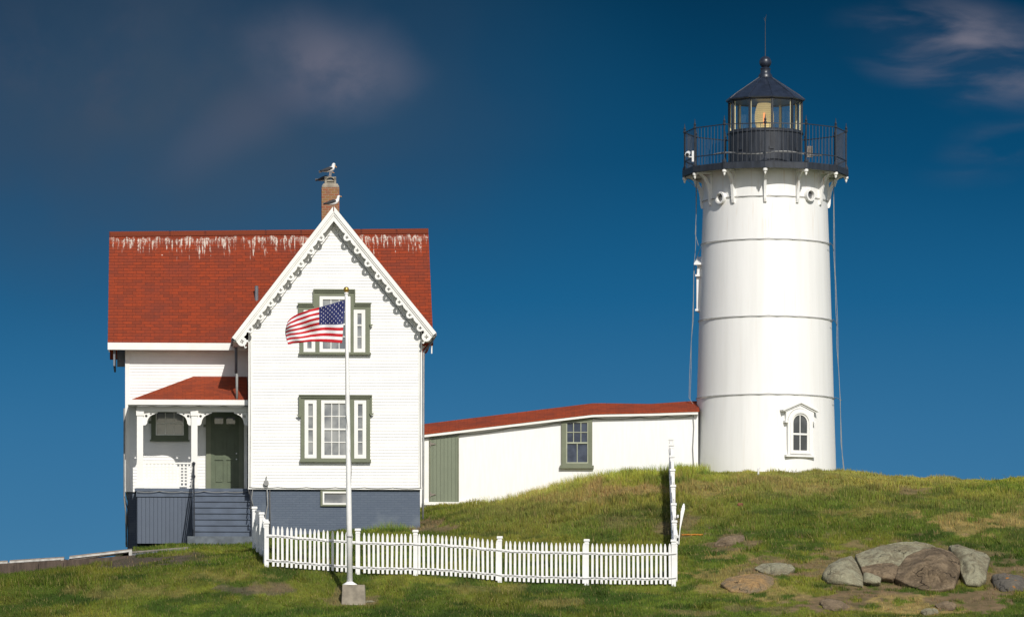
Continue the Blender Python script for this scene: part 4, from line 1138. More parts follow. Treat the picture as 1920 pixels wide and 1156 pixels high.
# hanging cables both sides
def tcable(pts, r=.010):
    q = MB(); q.tube([(( px-1435)/TS, .0-yo, tz(py)) for px, py, yo in pts], r, 5); q.build('hanging_cable', cable_m, tow)
tcable([(1306, 340, .3), (1305, 400, .3), (1303, 440, .3), (1309, 462, .3)])
tcable([(1282, 330, 0), (1305, 352, 0), (1305, 420, 0), (1304, 468, 0), (1301, 500, 0), (1300, 560, 0), (1298, 610, 0), (1295, 660, 0), (1293, 700, 0), (1292, 745, 0), (1300, 758, 0)])
tcable([(1313, 466, .5), (1304, 490, 0), (1301, 520, 0), (1300, 600, 0), (1296, 640, 0), (1296, 690, 0), (1294, 748, 0)], .009)
tcable([(1563, 325, 0), (1563, 400, 0), (1563, 470, 0), (1566, 530, 0), (1567, 580, 0), (1569, 610, 0), (1569, 650, 0), (1573, 700, 0), (1575, 745, 0), (1577, 800, 0), (1579, 850, 0), (1582, 885, 0)], .011)
tcable([(1562, 325, .2), (1564, 430, .2), (1565, 500, .2), (1570, 600, .2), (1571, 680, .2), (1575, 750, .2), (1576, 830, .2), (1583, 885, .2)], .009)
tcable([(1553, 460, 1), (1560, 462, .4), (1563, 470, 0)], .009); tcable([(1559, 603, 1), (1566, 606, .4), (1569, 610, 0)], .009); tcable([(1563, 748, 1), (1570, 748, .4), (1578, 750, 0)], .009)

# security camera on the gallery rail and a small box
sc = P(1300, 292, TY-1.2); scam = empty('security_camera', sc, 'white dome-ended security camera clamped to the left of the gallery railing', 'camera')
q = MB(); q.box(-.05, .06, -.03, .03, -.20, .16); q.build('mounting_plate', white_metal, scam)
q = MB(); q.tube([(-.05, -.02, -.05), (-.16, -.08, -.05), (-.20, -.12, .0)], .022, 6); q.build('arm', white_metal, scam)
q = MB(); q.tube([(-.16, .05, .10), (-.20, -.12, .04), (-.21, -.20, .01)], [.07, .085, .08], 12); q.build('housing', white_metal, scam)
q = MB(); q.tube([(-.21, -.201, .01), (-.212, -.212, .006)], .06, 12); q.build('lens', black_iron, scam)
sb = P(1518, 283, TY+2.2); o = MB().box(-.08, .10, -.06, .06, -.22, .16); o = o.box(-.03, .02, -.1, -.061, -.14, .1).box(.04, .06, -.08, -.061, -.16, .12)
o = o.build('instrument_box', wood_grey); o.location = sb; tag(o, 'small grey instrument box behind the right side of the gallery railing', 'box')

# ------------------------------------------------------------------ picket fences
def picket_mesh(h, w=.072, t=.022):
    q = MB()
    q.prism([(-w/2, 0), (w/2, 0), (w/2, h-.12), (w*.40, h-.07), (w*.2, h-.015), (0, h), (-w*.2, h-.015), (-w*.40, h-.07), (-w/2, h-.12)], [], lambda u, v, d: (u, d, v), -t/2, t/2)
    return q
def fence(label, pts, posts, picket_h, pitch, group, post_h=1.36, yoff=-.03, settle=0.0):
    """pts: ground polyline as function of s in 0..1; posts: list of s"""
    L0 = (pts(1)-pts(0)).length; d = (pts(1)-pts(0)); ang = atan2(d.y, d.x)
    p0 = pts(0); base = Vector((p0.x, p0.y, gz(p0.x, p0.y)))
    root = empty('picket_fence', base, label, 'fence', group, rz=ang)
    def loc(s):
        p = pts(s); sm_ = np.mean([gz((pts(s)+(pts(1)-pts(0)).normalized()*k).x, (pts(s)+(pts(1)-pts(0)).normalized()*k).y) for k in (-.9, -.45, 0, .45, .9)])
        return L0*s, sm_-base.z
    proto = None
    n = int(L0/pitch)
    for i in range(n+1):
        s = (i+.5)/(n+1)
        if min(abs(s-k)*L0 for k in posts) < .075: continue
        x, z = loc(s)
        if proto is None: o = proto = picket_mesh(picket_h).build('picket', white_fence, root)
        else: o = proto.copy(); C.objects.link(o); o.parent = root
        o.location = (x, yoff-.03, z+.03+random.uniform(-.008, .008)); o.rotation_euler = (0, random.uniform(-.012, .012), 0)
    for k in posts:
        x, z = loc(k)
        q = MB(); q.box(-.066, .066, -.066, .066, -.3, post_h-.06); q.box(-.09, .09, -.09, .09, post_h-.06, post_h-.02); q.box(-.085, .085, -.085, .085, post_h-.02, post_h+.01)
        q.box(-.074, .074, -.074, .074, post_h-.14, post_h-.11)
        o = q.build('post', white_fence, root); o.location = (x, 0, z)
    for hh in (.19, picket_h-.28):
        q = MB(); K = 24
        for i in range(K):
            a, b_ = loc(i/K), loc((i+1)/K)
            q.bar((a[0], yoff+.005, a[1]+hh), (b_[0]+.01, yoff+.005, b_[1]+hh), .045, .085)
        q.build('rail', white_fence, root)
    q = MB(); q.tube([Vector((loc(i/40)[0], yoff-.065, loc(i/40)[1]+.21-(.03 if i % 2 else 0))) for i in range(41)], .009, 4); q.build('light_string', cable_m, root)
    q = MB(); q.tube([Vector((loc(i/40)[0], yoff-.065, loc(i/40)[1]+picket_h-.31+(.025 if i % 3 else 0))) for i in range(41)], .009, 4); q.build('light_string', cable_m, root)
    return root
X_ = lambda px, Y: (px-960)/F*Y
f0, f1 = Vector((X_(500, 168), -12, 0)), Vector((X_(1269, 168), -12, 0))
ps = [(p-500)/769 for p in (500, 671, 779, 937, 1100, 1263)]
FG = 'white picket fences around the yard'
fence('long white picket fence crossing the lawn behind the flagpole', lambda s: f0.lerp(f1, s), ps, 1.22, .139, FG)
g0, g1 = Vector((X_(498, 168.2), -11.75, 0)), Vector((X_(477, 175), -5, 0))
fence('short white picket fence running back toward the porch stairs', lambda s: g0.lerp(g1, s), (.02, .36, .68, 1), 1.2, .139, FG)
r0_, r1_ = Vector((X_(1266, 168.3), -11.7, 0)), Vector((X_(1258, 185.4), 5.4, 0))
fence('white picket fence climbing the grassy mound toward the covered passage', lambda s: r0_.lerp(r1_, s), (0.01, .16, .30, .44, .58, .72, .86, 1), 1.1, .152, FG, post_h=1.22, yoff=.05)
# open gate leaning outward
gg = P(1270, 1008, 172.6); gzz = gz(gg.x+.1, gg.y)
gate = empty('picket_gate', (gg.x+.02, gg.y, gzz), 'narrow white picket gate swung open outside the climbing fence', 'gate', rz=radians(91))
for i in range(8):
    o = picket_mesh(1.05+.18*sin(pi*i/7)).build('picket', white_fence, gate); o.location = (.08+i*.135, -.03, .12+.02*i); o.rotation_euler = (radians(4+i*1.2), 0, 0)
for hh in (.32, .95): box_part('rail', white_fence, gate, .0, 1.1, -.02, .02, hh, hh+.08)
q = MB(); q.bar((.02, .02, .34), (1.08, .02, .98), .03, .06); q.build('brace', white_fence, gate)

# ------------------------------------------------------------------ flagpole and flag
FY = 165.9
fb = gp(661, 1122); fb = Vector((X_(662, FY), FY+CAMY, 0)); fb.z = gz(fb.x, fb.y)
pole = empty('flagpole', fb, 'tall white flagpole with gold ball on a concrete block', 'flagpole')
def fp(px, py, dy=0): v = P(px, py, FY+dy); return v-fb
a, b_ = fp(641, 1127), fp(686, 1096)
q = MB(); h0 = -.35; h1 = b_.z
q.slab([(a.x, -.36, h0), (b_.x+.02, -.36, h0), (b_.x+.02, .36, h0), (a.x, .36, h0)], (0, 0, .02))
q.add([(a.x-.01, -.37, h0), (b_.x+.01, -.37, h0), (b_.x+.01, .37, h0), (a.x-.01, .37, h0), (a.x+.03, -.34, h1), (b_.x-.03, -.34, h1), (b_.x-.03, .34, h1), (a.x+.03, .34, h1)],
      [(0, 1, 5, 4), (1, 2, 6, 5), (2, 3, 7, 6), (3, 0, 4, 7), (4, 5, 6, 7)])
q.build('concrete_block', concrete, pole)
pb_, pt = fp(656, 1096), fp(649.3, 552)
q = MB(); q.tube([pb_, pb_.lerp(pt, .25), pb_.lerp(pt, .5), pb_.lerp(pt, .75), pt], [.088, .082, .072, .060, .048], 20); q.build('shaft', white_fence, pole, sm=True)
q = MB(); q.lathe([(.22, h1), (.22, h1+.02), (.12, h1+.08), (.095, h1+.10)], 24, (pb_.x, pb_.y)); q.build('base_flange', white_fence, pole, sm=True)
q = MB(); q.lathe([(.04, pt.z), (.065, pt.z+.01), (.065, pt.z+.05), (.03, pt.z+.07)], 16, (pt.x, pt.y)); q.build('truck', white_fence, pole)
zc = pt.z+.15
q = MB(); q.lathe([(.02, pt.z+.06)]+[(.085*sin(t), zc-.085*cos(t)) for t in [pi*(.12+.88*j/12) for j in range(13)]], 20, (pt.x, pt.y)); q.build('gold_ball', gold, pole, sm=True)
q = MB(); q.tube([pb_+Vector((-.10, -.06, 1.45)), pb_.lerp(pt, .4)+Vector((.10, -.03, 0)), pb_.lerp(pt, .6)+Vector((-.06, -.08, 0)), pt+Vector((-.03, -.06, -.05))], .009, 4); q.build('halyard', cable_m, pole)
q = MB(); q.lathe([(.10, pb_.z+1.42), (.10, pb_.z+1.46)], 16, (pb_.x-.004, pb_.y)); q.bar(pb_+Vector((-.10, -.08, 1.5)), pb_+Vector((-.10, -.08, 1.35)), .02, .03); q.build('cleat', cable_m, pole)

flag_red = mat('flag_red', (.50, .010, .018), .7, .06, 5, 0); flag_white = mat('flag_white', (.80, .78, .78), .7, .04, 5, 0); flag_blue = mat('flag_blue', (.022, .028, .12), .7, .06, 5, 0)
fo = P(646, 603, FY)
# surface: u 0 at the hoist .. 1 at the fly, v 0 top .. 1 bottom, traced then given real folds in depth
tu = [0, .2, .4, .6, .8, .92, 1]
topx = [647, 625, 602, 580, 558, 546, 539.5]; topy = [562, 568.5, 575, 580.5, 588, 595, 602]
botx = [641.5, 622, 602, 583, 563, 549, 540]; boty = [643, 641.5, 640.5, 640, 642.5, 643.5, 645.5]
def FS(u, v):
    x = np.interp(u, tu, topx)*(1-v)+np.interp(u, tu, botx)*v
    y = np.interp(u, tu, topy)*(1-v)+np.interp(u, tu, boty)*v
    x -= 5.0*sin(pi*v)*max(0, u-.6)/.4
    y += 1.6*sin(u*9+v*2.0)*sin(pi*v)
    dy = .16*sin(u*7.5-v*2.4+.4)*min(1, u*3)+.07*sin(u*17+v*5)*u+.05*sin(v*9+u*3)*u + .35*u
    p = P(float(x), float(y), FY+dy-.05); return p-fo
flag = MB(); NU, NV = 60, 52
vs = [FS(i/NU, j/NV) for j in range(NV+1) for i in range(NU+1)]
flag.v = [tuple(v) for v in vs]
for j in range(NV):
    for i in range(NU):
        st = j*13//NV; canton = (i < NU*.43) and st < 7
        flag.f.append([j*(NU+1)+i, j*(NU+1)+i+1, (j+1)*(NU+1)+i+1, (j+1)*(NU+1)+i]); flag.m.append(2 if canton else (0 if st % 2 == 0 else 1)); flag.uv.append(None)
fl = flag.build('flag', [flag_red, flag_white, flag_blue], None, sm=True, flip=False); fl.location = fo
md = fl.modifiers.new('thick', 'SOLIDIFY'); md.thickness = .004
tag(fl, 'red white and blue stars and stripes flag blowing left from the flagpole', 'flag')
q = MB()
for r in range(9):
    nn_ = 6 if r % 2 == 0 else 5
    for k in range(nn_):
        uc = .43*((k+.5)/6 if r % 2 == 0 else (k+1)/6); vc = 7/13*(r+.7)/9.4
        for sgn in (-1, 1):
            pts = []
            for t in range(10):
                rr = (1 if t % 2 == 0 else .42)*.0135; an = pi/2+t*pi/5
                p = FS(uc-rr*cos(an)*.75*1.0, vc-rr*1.6*sin(an)); pts.append(p+Vector((0, sgn*.006, 0)))
            q.add(pts, [tuple(range(10))] )
q.build('stars', flag_white, fl, flip=False)

# ------------------------------------------------------------------ gulls
def gull(loc, label, rz=0, pose='stand', sc=1.0):
    """facing +x"""
    root = empty('seagull', loc, label, 'bird', 'gulls on the house top', rz=rz)
    lh = .13 if pose != 'sit' else .04
    if pose == 'preen':
        sp_ = [(-.30,.07),(-.22,.09),(-.10,.12),(.02,.15),(.11,.18),(.13,.25),(.115,.31),(.135,.335),(.165,.315),(.185,.28)]
        rr = [.02,.045,.085,.105,.09,.062,.055,.058,.045,.018]
    else:
        sp_ = [(-.30,.05),(-.22,.06),(-.10,.08),(.02,.10),(.10,.13),(.145,.20),(.155,.27),(.165,.315),(.195,.33),(.225,.325)]
        rr = [.02,.045,.085,.10,.085,.06,.048,.052,.045,.018]
    q = MB(); q.tube([(x*sc, 0, (z+lh)*sc) for x, z in sp_], [r*sc for r in rr], 14, sy=[.55,.7,.8,.85,.85,.9,1,1,1,1]); 
    b = q.build('body', gull_white, root, sm=True)
    sd2 = b.modifiers.new('s', 'SUBSURF'); sd2.levels = 1; sd2.render_levels = 1
    for s_ in (-1, 1):
        wpts = [(.08, .16), (.0, .155), (-.12, .12), (-.24, .085), (-.37, .055)] if pose != 'preen' else [(.10, .20), (.0, .18), (-.12, .14), (-.24, .11), (-.36, .09)]
        q = MB(); q.tube([(x*sc, s_*(.075-.10*max(0, -x-.05)*1.6)*sc, (z+lh-.01)*sc) for x, z in wpts], [r*sc for r in (.03, .065, .06, .04, .008)], 10, sy=[.5, .5, .4, .4, .4])
        q.build('wing', gull_grey, root, sm=True)
        if pose != 'sit':
            q = MB(); q.tube([(-.0, s_*.035, lh*sc+.03), (.01, s_*.035, .01), (.05, s_*.035, .003)], .008, 5); q.build('leg', leg_m, root)
        q = MB(); e = sp_[8]; q.lathe([(.001, -.008), (.008, 0), (.001, .008)], 6, (0, 0)); eo = q.build('eye', black_iron, root); eo.location = ((e[0]-.02)*sc, s_*.040*sc, (e[1]+lh+.012)*sc)
    q = MB(); e = sp_[-1]
    q.tube([((e[0]-.01)*sc, 0, (e[1]+lh)*sc), ((e[0]+.05)*sc, 0, (e[1]+lh-.012 - (.05 if pose == 'preen' else 0))*sc), ((e[0]+.068)*sc, 0, (e[1]+lh-.03-(.05 if pose == 'preen' else 0))*sc)], [.017*sc, .012*sc, .003], 8)
    q.build('beak', beak_m, root, sm=True)
    q = MB(); q.tube([(-.28*sc, 0, (.07+lh)*sc), (-.38*sc, 0, (.055+lh)*sc)], [.035*sc, .045*sc], 8, sy=[.4, .2]); q.build('tail', gull_tail, root)
    return root
def hw_(v):   # house local -> world
    return Vector((HO[0]+v[0]*E_[0]+v[1]*N_[0], HO[1]+v[0]*E_[1]+v[1]*N_[1], v[2]+HZ))
gull(hw_((A.x+.01, -.22, A.z+.035)), 'dark winged gull sitting on the tip of the front gable', TH, 'sit', .9)
gull(hw_((POT[0]-.02, POT[1]-.05, POT[2])), 'gull preening with lowered head on top of the chimney cowl', TH, 'preen', .95)
gull(hw_((POT[0]-.13, POT[1]+.33, cz1+.13)), 'gull half hidden behind the chimney cowl with its dark tail showing', TH-.1, 'stand', .95)

# ------------------------------------------------------------------ rocks
def ico(sub):
    import bmesh
    bm = bmesh.new(); bmesh.ops.create_icosphere(bm, subdivisions=sub, radius=1); 
    v = np.array([x.co[:] for x in bm.verts]); f = np.array([[y.index for y in x.verts] for x in bm.faces]); bm.free(); return v, f
IV, IF = ico(5)
def rock(px, py, rx, rz_, ry, m, label, name='boulder', seed=0, sink=.35, cat='rock', group=None, yaw=0, facets=9, dy=0, flat=.62):
    """px,py: photo pixel of its foot centre; radii in metres"""
    b = gp(px, py); r = np.random.default_rng(seed+100)
    v = IV.copy()
    # cut with random planes for angular granite faces
    for k in range(facets):
        n = r.normal(size=3); n[2] = abs(n[2])*.8; n /= np.linalg.norm(n); d = r.uniform(.55, .88)
        t = v@n-d; v = v-np.outer(np.clip(t, 0, None)*.94, n)
    t = v[:, 2]+.12*v[:, 0]*r.uniform(-1, 1)-flat; v[:, 2] -= np.clip(t, 0, None)*.85
    nzv = (fbm(v[:, 0]+seed*3.1+v[:, 2], v[:, 1]-v[:, 2]*.7, .7, seed, 4)-.5)
    nzv2 = (fbm(v[:, 0]*1+seed*5.1-v[:, 2], v[:, 1]+v[:, 2]*1.3, .16, seed+3, 3)-.5)
    rdg = np.abs(fbm(v[:, 0]*1.0+seed+v[:, 2]*.6, v[:, 1]+v[:, 2], .45, seed+9, 3)-.5)
    v = v*(1+.26*nzv[:, None]+.13*nzv2[:, None]-.10*np.clip(1-rdg*14, 0, 1)[:, None])
    v[:, 0] *= rx; v[:, 1] *= ry; v[:, 2] *= rz_
    c_, s_ = cos(yaw), sin(yaw); v = np.stack([v[:, 0]*c_-v[:, 1]*s_, v[:, 0]*s_+v[:, 1]*c_, v[:, 2]], 1)
    me = fast_mesh(name, v, [IF], True); me.materials.append(m)
    o = bpy.data.objects.new(name, me); C.objects.link(o); o.location = (b.x, b.y+ry*.45+dy, b.z+rz_*(1-2*sink)*.5)
    try: me.set_sharp_from_angle(angle=radians(50))
    except Exception: pass
    return tag(o, label, cat, group)
RG_ = 'boulders of the outcrop'
def stone(outline, m, label, Y0, py0, slope, T, group=None, seed=0, back=2.2, n=3.0, name='boulder', lift=0.0):
    """a half-buried boulder: its outline laid on an inclined face, domed towards the sky side, and carried back into the hill"""
    r = np.random.default_rng(seed+500)
    pts = [Vector((1340+a/3.31, 960+b/3.31, 0)) for a, b in outline]
    c = sum(pts, Vector())/len(pts)
    # resample the outline finely with slight raggedness
    per = []
    for a, b in zip(pts, pts[1:]+pts[:1]):
        k = max(2, int((b-a).length/1.6)); per += [a.lerp(b, i/k) for i in range(k)]
    per = [p*.5+(per[i-1]+per[(i+1) % len(per)])*.25 for i, p in enumerate(per)]
    K = len(per); NR = 22
    V_, F_ = [], []
    nrm = np.array((0, -.72, .69))
    planes = []
    for k in range(6):
        a = r.uniform(0, 2*pi); planes.append((cos(a), sin(a), r.uniform(.15, .6), r.uniform(.35, .8)))
    def surf(p, rr, th):
        Y = Y0+(py0-p.y)/slope-lift
        P3 = np.array(P(p.x, p.y, Y)); x, z = P3[0], P3[2]
        h = T*(1-rr**n)**.55
        for (ca, sa, d, g) in planes:           # sloping facets
            u_ = (cos(th)*ca+sin(th)*sa)*rr; h -= max(0, u_-d)*T*g*(1-rr**6)
        w_ = (1-rr**8)
        nn = float(fbm(np.array([x+seed]), np.array([z*1.4]), .8, seed, 3)[0]-.5)*.55*T
        rd = abs(float(fbm(np.array([x*1.0]), np.array([z*1.5+seed]), .9, seed+5, 3)[0])-.5); cr = -max(0, 1-rd/.022)*.05
        fn_ = float(fbm(np.array([x]), np.array([z]), .14, seed+7, 3)[0]-.5)*.06
        return P3+nrm*(h+(nn+cr+fn_)*w_)
    V_.append(surf(c, 0, 0))
    for i in range(1, NR+1):
        rr = (i/NR)**.8
        for k, p in enumerate(per):
            V_.append(surf(c.lerp(p, rr), rr, atan2(p.y-c.y, p.x-c.x)))
    for k in range(K): V_.append(V_[1+(NR-1)*K+k]+np.array((0, .25, -.12)))
    for k in range(K): V_.append(V_[1+(NR-1)*K+k]*1.0+np.array((0, back, -.95)))
    for k in range(K): F_.append((0, 1+(k+1) % K, 1+k))
    for i in range(NR+1):
        for k in range(K):
            a, b = 1+i*K+k, 1+i*K+(k+1) % K; F_.append((a, b, b+K)); F_.append((a, b+K, a+K))
    V_ = np.array(V_); o0 = np.array(P(c.x, max(p.y for p in pts), Y0)); V_ = V_-o0
    me = fast_mesh(name, V_, [np.array(F_)], True); me.materials.append(m)
    import bmesh
    bm = bmesh.new(); bm.from_mesh(me); bmesh.ops.recalc_face_normals(bm, faces=bm.faces[:]); bm.to_mesh(me); bm.free()
    o = bpy.data.objects.new(name, me); C.objects.link(o); o.location = o0
    return tag(o, label, 'rock', group)
YO = gp(1700, 1107).y-CAMY+.15
G_ = dict(Y0=YO, py0=1107, slope=30.0, group=RG_)
stone([(1060,202),(1130,187),(1260,183),(1345,200),(1375,215),(1290,222),(1180,212)], rk_grey, 'thin flat grey slab along the crest of the rock outcrop', T=.10, seed=1, **G_)
stone([(870,262),(950,232),(1040,206),(1180,203),(1290,213),(1375,232),(1300,262),(1210,300),(1160,330),(1100,335),(1000,335),(915,350),(890,305)], rk_grey, 'large pale grey slab forming the top of the rock outcrop', T=.16, seed=2, **G_)
stone([(908,338),(1010,316),(1100,312),(1140,335),(1150,380),(1110,415),(1040,410),(990,390),(920,378)], rk_brown, 'low brown rock wedged between the grey boulder and brown boulder', T=.14, seed=3, lift=.15, **G_)
stone([(922,378),(990,388),(1035,405),(1030,438),(960,440),(922,430)], rk_grey, 'smallest grey stone at the foot of the rock outcrop', T=.14, seed=4, lift=.22, **G_)
stone([(666,385),(700,335),(770,292),(850,272),(880,310),(905,360),(925,410),(922,460),(850,448),(770,445),(700,436),(668,405)], rk_grey, 'rounded grey boulder at the left end of the rock outcrop', T=.30, seed=5, lift=.1, **G_)
stone([(1450,212),(1500,203),(1580,226),(1680,250),(1712,285),(1692,340),(1686,420),(1640,452),(1560,445),(1530,380),(1510,300),(1470,250)], rk_grey, 'upright grey slab at the right end of the rock outcrop', T=.26, seed=6, **G_)
stone([(1135,345),(1190,272),(1290,232),(1400,228),(1480,258),(1522,300),(1527,350),(1505,420),(1485,472),(1380,482),(1280,475),(1200,448),(1120,410)], rk_brown, 'large brown boulder at the front middle of the rock outcrop', T=.42, seed=7, lift=.25, **G_)
def gy_(a, b): return gp(1340+a/3.31, 960+b/3.31).y-CAMY
stone([(1718,395),(1790,378),(1890,388),(1970,420),(1970,490),(1860,486),(1780,494),(1730,455)], rk_orange, 'dark rock with orange lichen at the right edge', Y0=gy_(1800, 492), py0=1108, slope=26, T=.22, seed=8)
stone([(35,440),(80,405),(180,382),(290,380),(365,405),(372,440),(340,490),(220,504),(100,492)], rk_tan, 'flat orange tan rock sunk in the grass', Y0=gy_(220, 504)-.02, py0=960+504/3.31, slope=25, T=.16, seed=9)
stone([(245,345),(290,318),(400,310),(480,325),(502,350),(450,385),(370,390),(290,368)], rk_grey, 'flat grey rock just above the orange tan rock', Y0=gy_(370, 390)-.02, py0=960+390/3.31, slope=22, T=.12, seed=10)
stone([(-5,195),(30,165),(100,145),(180,138),(188,165),(130,202),(60,212),(0,212)], rk_brown, 'small brownish rock in the slope right of the gate', Y0=gy_(60, 212)-.02, py0=960+212/3.31, slope=20, T=.12, seed=11)
stone([(650,550),(700,532),(790,550),(845,590),(780,616),(680,602)], rk_brown, 'low dark ledge of rock below the left end of the outcrop', Y0=gy_(740, 616)-.02, py0=960+616/3.31, slope=24, T=.10, seed=12)
stone([(1365,570),(1440,548),(1505,572),(1480,606),(1400,610)], rk_brown, 'brown stone in the bare soil below the brown boulder', Y0=gy_(1430, 610)-.02, py0=960+610/3.31, slope=24, T=.10, seed=13)
stone([(1275,612),(1320,596),(1385,602),(1392,626),(1300,638)], rk_grey, 'pale little stone beside the brown stone in the soil', Y0=gy_(1330, 638)-.02, py0=960+638/3.31, slope=24, T=.08, seed=14)
rock(692, 1128, .2, .07, .2, rk_grey, 'small flat stone beside the concrete block', seed=12, sink=.4)
rock(1388, 948, .10, .12, .1, red_rag, 'small rusty red stone alone in the upper slope', seed=13, sink=.3, name='stone')
q = MB(); 
for i in range(5): q.tube([(i*.13, .02*sin(i), .01*(i % 2)), (i*.13+.15, .03*cos(i), .012)], [.03, .022], 6)
ol = q.build('orange_strip', rust); ol.location = gp(1278, 1005)+Vector((0, 0, .05)); tag(ol, 'thin orange strip lying in the grass beside the gate', 'rope')
wpst = gp(1422, 890); q = MB(); q.tube([(0, 0, -.1), (0, 0, .22), (.02, 0, .24)], [.03, .03, .01], 8); q.tube([(0, 0, .20), (.07, 0, .25)], .012, 6)
o = q.build('white_spigot', white_metal); o.location = wpst; tag(o, 'small white pipe standing in the grass before the tower', 'pipe')

# ------------------------------------------------------------------ boardwalk at the far left
dull_w = mat('weathered_white', (.52, .50, .46), .7, .2, 5)
bw_ = empty('boardwalk', P(120, 1045, 176), 'weathered walkway with white edge boards left of the house', 'walkway')
def bl(px, py, Y=176): return P(px, py, Y)-bw_.location
q = MB()
for (a, b_) in (((-120, 1060), (120, 1046)), ((128, 1046), (245, 1031)), ((245, 1032), (352, 1023))):
    p, r = bl(*a), bl(*b_)
    q.slab([p+Vector((0, .02, -.02)), r+Vector((0, .02, -.02)), r+Vector((0, 1.4, .02)), p+Vector((0, 1.4, .02))], (0, 0, -.05))
q.build('deck_boards', wood_grey, bw_)
for (a, b_) in (((-120, 1060.5), (14, 1053.5)), ((18, 1053), (120, 1046.5)), ((130, 1045), (247, 1031.5))):
    p, r = bl(*a), bl(*b_)
    q = MB(); q.slab([p+Vector((0, -.02, .03)), r+Vector((0, -.02, .03)), r+Vector((0, -.02, -.03)), p+Vector((0, -.02, -.03))], (0, .035, 0)); q.build('edge_board', dull_w, bw_)
    q = MB(); q.slab([p+Vector((0, .10, .07)), r+Vector((0, .10, .07)), r+Vector((0, .10, -.015)), p+Vector((0, .10, -.015))], (0, .04, 0)); q.build('kerb_board', wood_grey, bw_)
for (a, b_) in ((1, 1060), (117, 1051), (245, 1037)):
    p = bl(a, b_); q = MB(); q.box(p.x-.05, p.x+.05, -.10, -.03, p.z-.09, p.z+.08); q.build('bracket', dull_w, bw_)
p, r = bl(248, 1037), bl(352, 1027); q = MB(); q.slab([p, r, r-Vector((0, 0, .13)), p-Vector((0, 0, .16))], (0, .06, 0)); q.build('edge_board', gutter, bw_)
rw = empty('retaining_wall', P(60, 1075, 175.8), 'stained brown timber retaining wall under the walkway at the left edge', 'wall')
a, b_, c = P(-140, 1064, 175.8), P(140, 1048, 175.8), P(250, 1040, 175.8)
q = MB(); o_ = rw.location
q.slab([a-o_, b_-o_, c-o_, c-o_-Vector((0, 0, .3)), b_-o_-Vector((0, 0, 1.3)), a-o_-Vector((0, 0, 1.3))], (0, .15, 0)); q.build('planking', brown_wall, rw)
for px_ in (28, 74, 121):
    v = P(px_, float(np.interp(px_, [-140, 140], [1064, 1048]))+2, 175.75)-o_; q = MB(); q.box(v.x-.02, v.x+.02, -.075, -.052, v.z-1, v.z); q.build('batten', brown_wall, rw)

# ------------------------------------------------------------------ grass
def blades(n, seed, xr_, yr_, hfun, wfun, keep, lean=.35, cmul=1.0):
    r = np.random.default_rng(seed)
    x = r.uniform(*xr_, n); y = r.uniform(*yr_, n); z = ground_z(x, y)
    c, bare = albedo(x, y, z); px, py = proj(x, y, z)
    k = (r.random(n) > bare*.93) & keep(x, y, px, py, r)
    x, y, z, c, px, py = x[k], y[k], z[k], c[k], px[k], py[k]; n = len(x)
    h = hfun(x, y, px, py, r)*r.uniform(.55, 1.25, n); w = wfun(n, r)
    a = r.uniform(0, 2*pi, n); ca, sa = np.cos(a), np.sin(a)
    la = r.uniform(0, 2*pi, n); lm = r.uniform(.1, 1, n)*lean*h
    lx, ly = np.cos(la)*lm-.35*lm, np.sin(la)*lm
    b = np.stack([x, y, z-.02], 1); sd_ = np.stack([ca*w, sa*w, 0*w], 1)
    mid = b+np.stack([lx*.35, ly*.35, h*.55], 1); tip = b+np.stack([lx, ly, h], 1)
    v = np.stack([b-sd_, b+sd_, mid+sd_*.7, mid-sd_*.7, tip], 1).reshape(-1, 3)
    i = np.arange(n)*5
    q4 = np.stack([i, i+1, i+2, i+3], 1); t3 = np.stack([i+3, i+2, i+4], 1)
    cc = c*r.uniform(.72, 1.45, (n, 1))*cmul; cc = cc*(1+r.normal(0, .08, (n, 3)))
    straw = r.random(n) < .10; cc[straw] = cc[straw]*.3+np.array((.34, .27, .11))*.7
    cc = np.clip(cc, .01, .6)
    return v, q4, t3, np.repeat(cc, 5, 0)
hx0, hx1 = hw_((ml, 0, 0)).x, hw_((xr, 0, 0)).x
def keep(x, y, px, py, r):
    k = (px > -60) & (px < 1980)
    u = (x-HO[0])*E_[0]+(y-HO[1])*E_[1]; v = (x-HO[0])*N_[0]+(y-HO[1])*N_[1]
    k &= ~((u > pl-.05) & (u < xr+.02) & (v > DP-.02)); k &= ~((u > xl-.05) & (u < xr+.02) & (v > 0.0))
    k &= ~((u > xs0-.25) & (u < sx1+.1) & (v > yend-.45))
    k &= ~((x-TC.x)**2+(y-TC.y)**2 < 2.42**2)
    k &= ~((y > 7.15) & (x < TC.x-2)); k &= ~((px < 250) & (y > -4.3))
    k &= ~((np.abs(x-fb.x) < .42) & (np.abs(y-fb.y) < .4))
    return k
def hgt(x, y, px, py, r):
    lawn = .085+.05*fbm(x, y, 1.3, 61)
    mound = np.clip((y+9)/10, 0, 1)*np.clip((px-790)/180, 0, 1)
    h = lawn*(1-mound)+(.10+.15*fbm(x, y, 1.6, 67))*mound
    h = np.where((y > 5) & (px > 950) & (px < 1230), h*1.25, h)
    h = np.where((px < 210) & (py < 1100), h*1.7*np.clip(fbm(x, y, 1.2, 71)*1.6, .5, 1.4), h)
    h = np.where(px > 1300, h*np.interp(y, [0, 5], [.9, .55]), h)
    h = np.minimum(h, .24)
    h = h*(.62+1.1*np.clip((vnoise(x, y, .38, 77)-.45)/.5, 0, 1)*np.clip(.4+mound, 0, 1)+.25*(1-mound))
    return h
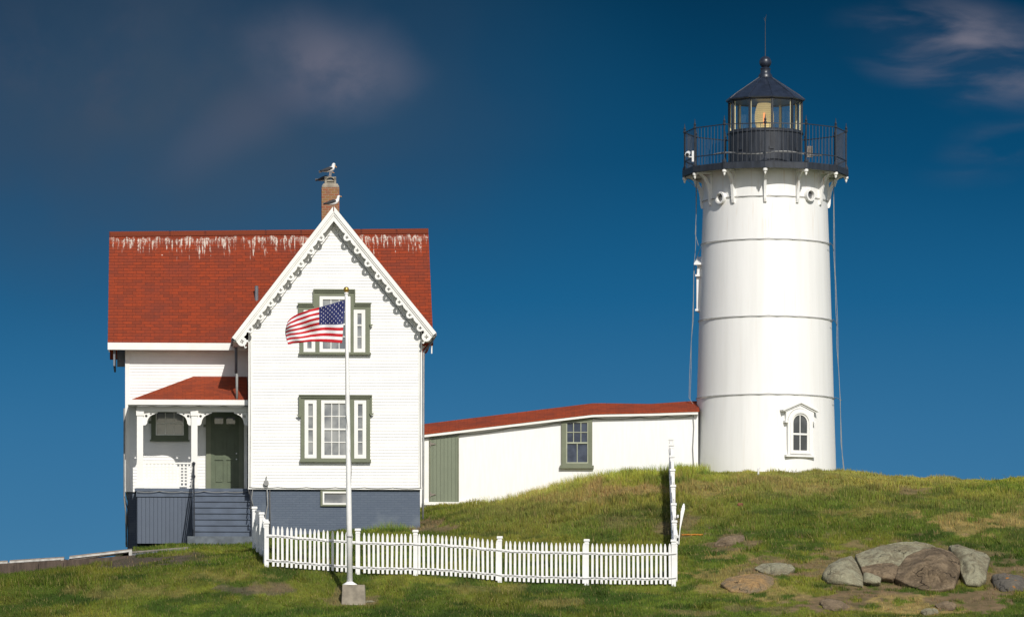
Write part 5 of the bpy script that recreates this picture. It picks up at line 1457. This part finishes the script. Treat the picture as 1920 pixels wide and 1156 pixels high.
parts = [blades(430000, 1, (-18.5, 19.5), (-19, 6.8), hgt, lambda n, r: r.uniform(.006, .012, n), keep)]
parts.append(blades(60000, 2, (-4, 19.5), (2.5, 9.5), hgt, lambda n, r: r.uniform(.006, .011, n), keep))
# seed stalks on the mound
def keep2(x, y, px, py, r): return keep(x, y, px, py, r) & (fbm(x, y, 1.0, 81) > .42)
parts.append(blades(9000, 3, (-1.0, 6.6), (4.8, 7.1), lambda x, y, px, py, r: .34+0*x, lambda n, r: r.uniform(.004, .007, n), keep2, .45, 1.5))
parts.append(blades(1300, 4, (-5.8, -2.2), (-1.2, -.1), lambda x, y, px, py, r: .36*np.clip(1-np.abs(px-730)/90, .2, 1), lambda n, r: r.uniform(.004, .006, n), keep, .5, 2.0))
# tufts crowding the feet of the rocks
def keep3(x, y, px, py, r):
    k = ((px > 1520) & (px < 1925) & (py > 1085) & (py < 1128)) | ((px > 1340) & (px < 1510) & (py > 1062) & (py < 1120))
    return k & (vnoise(x, y, .30, 95) > .55) & (r.random(len(x)) < .8)
parts.append(blades(60000, 5, (8.5, 16.5), (-15.5, -8.5), lambda x, y, px, py, r: .13+0*x, lambda n, r: r.uniform(.005, .010, n), keep3, .6, 1.0))
# coarser weed clumps here and there
def keep4(x, y, px, py, r): return keep(x, y, px, py, r) & (vnoise(x, y, .45, 97) > .80) & (fbm(x, y, 2.5, 99) > .47)
parts.append(blades(170000, 6, (-17, 18), (-17, 5.5), lambda x, y, px, py, r: .13+.07*np.clip((px-790)/180, 0, 1), lambda n, r: r.uniform(.010, .018, n), keep4, .9, .8))
vv, qq, tt, cc = [], [], [], []; off = 0
for v, q4, t3, c in parts:
    vv.append(v); qq.append(q4+off); tt.append(t3+off); cc.append(c); off += len(v)
me = fast_mesh('grass', np.concatenate(vv), [np.concatenate(qq), np.concatenate(tt)])
vcol(me, np.concatenate(cc)); me.materials.append(blade_m)
tag(link(bpy.data.objects.new('grass', me)), 'green and straw coloured grass covering the lawn and mound', 'grass', kind='stuff')
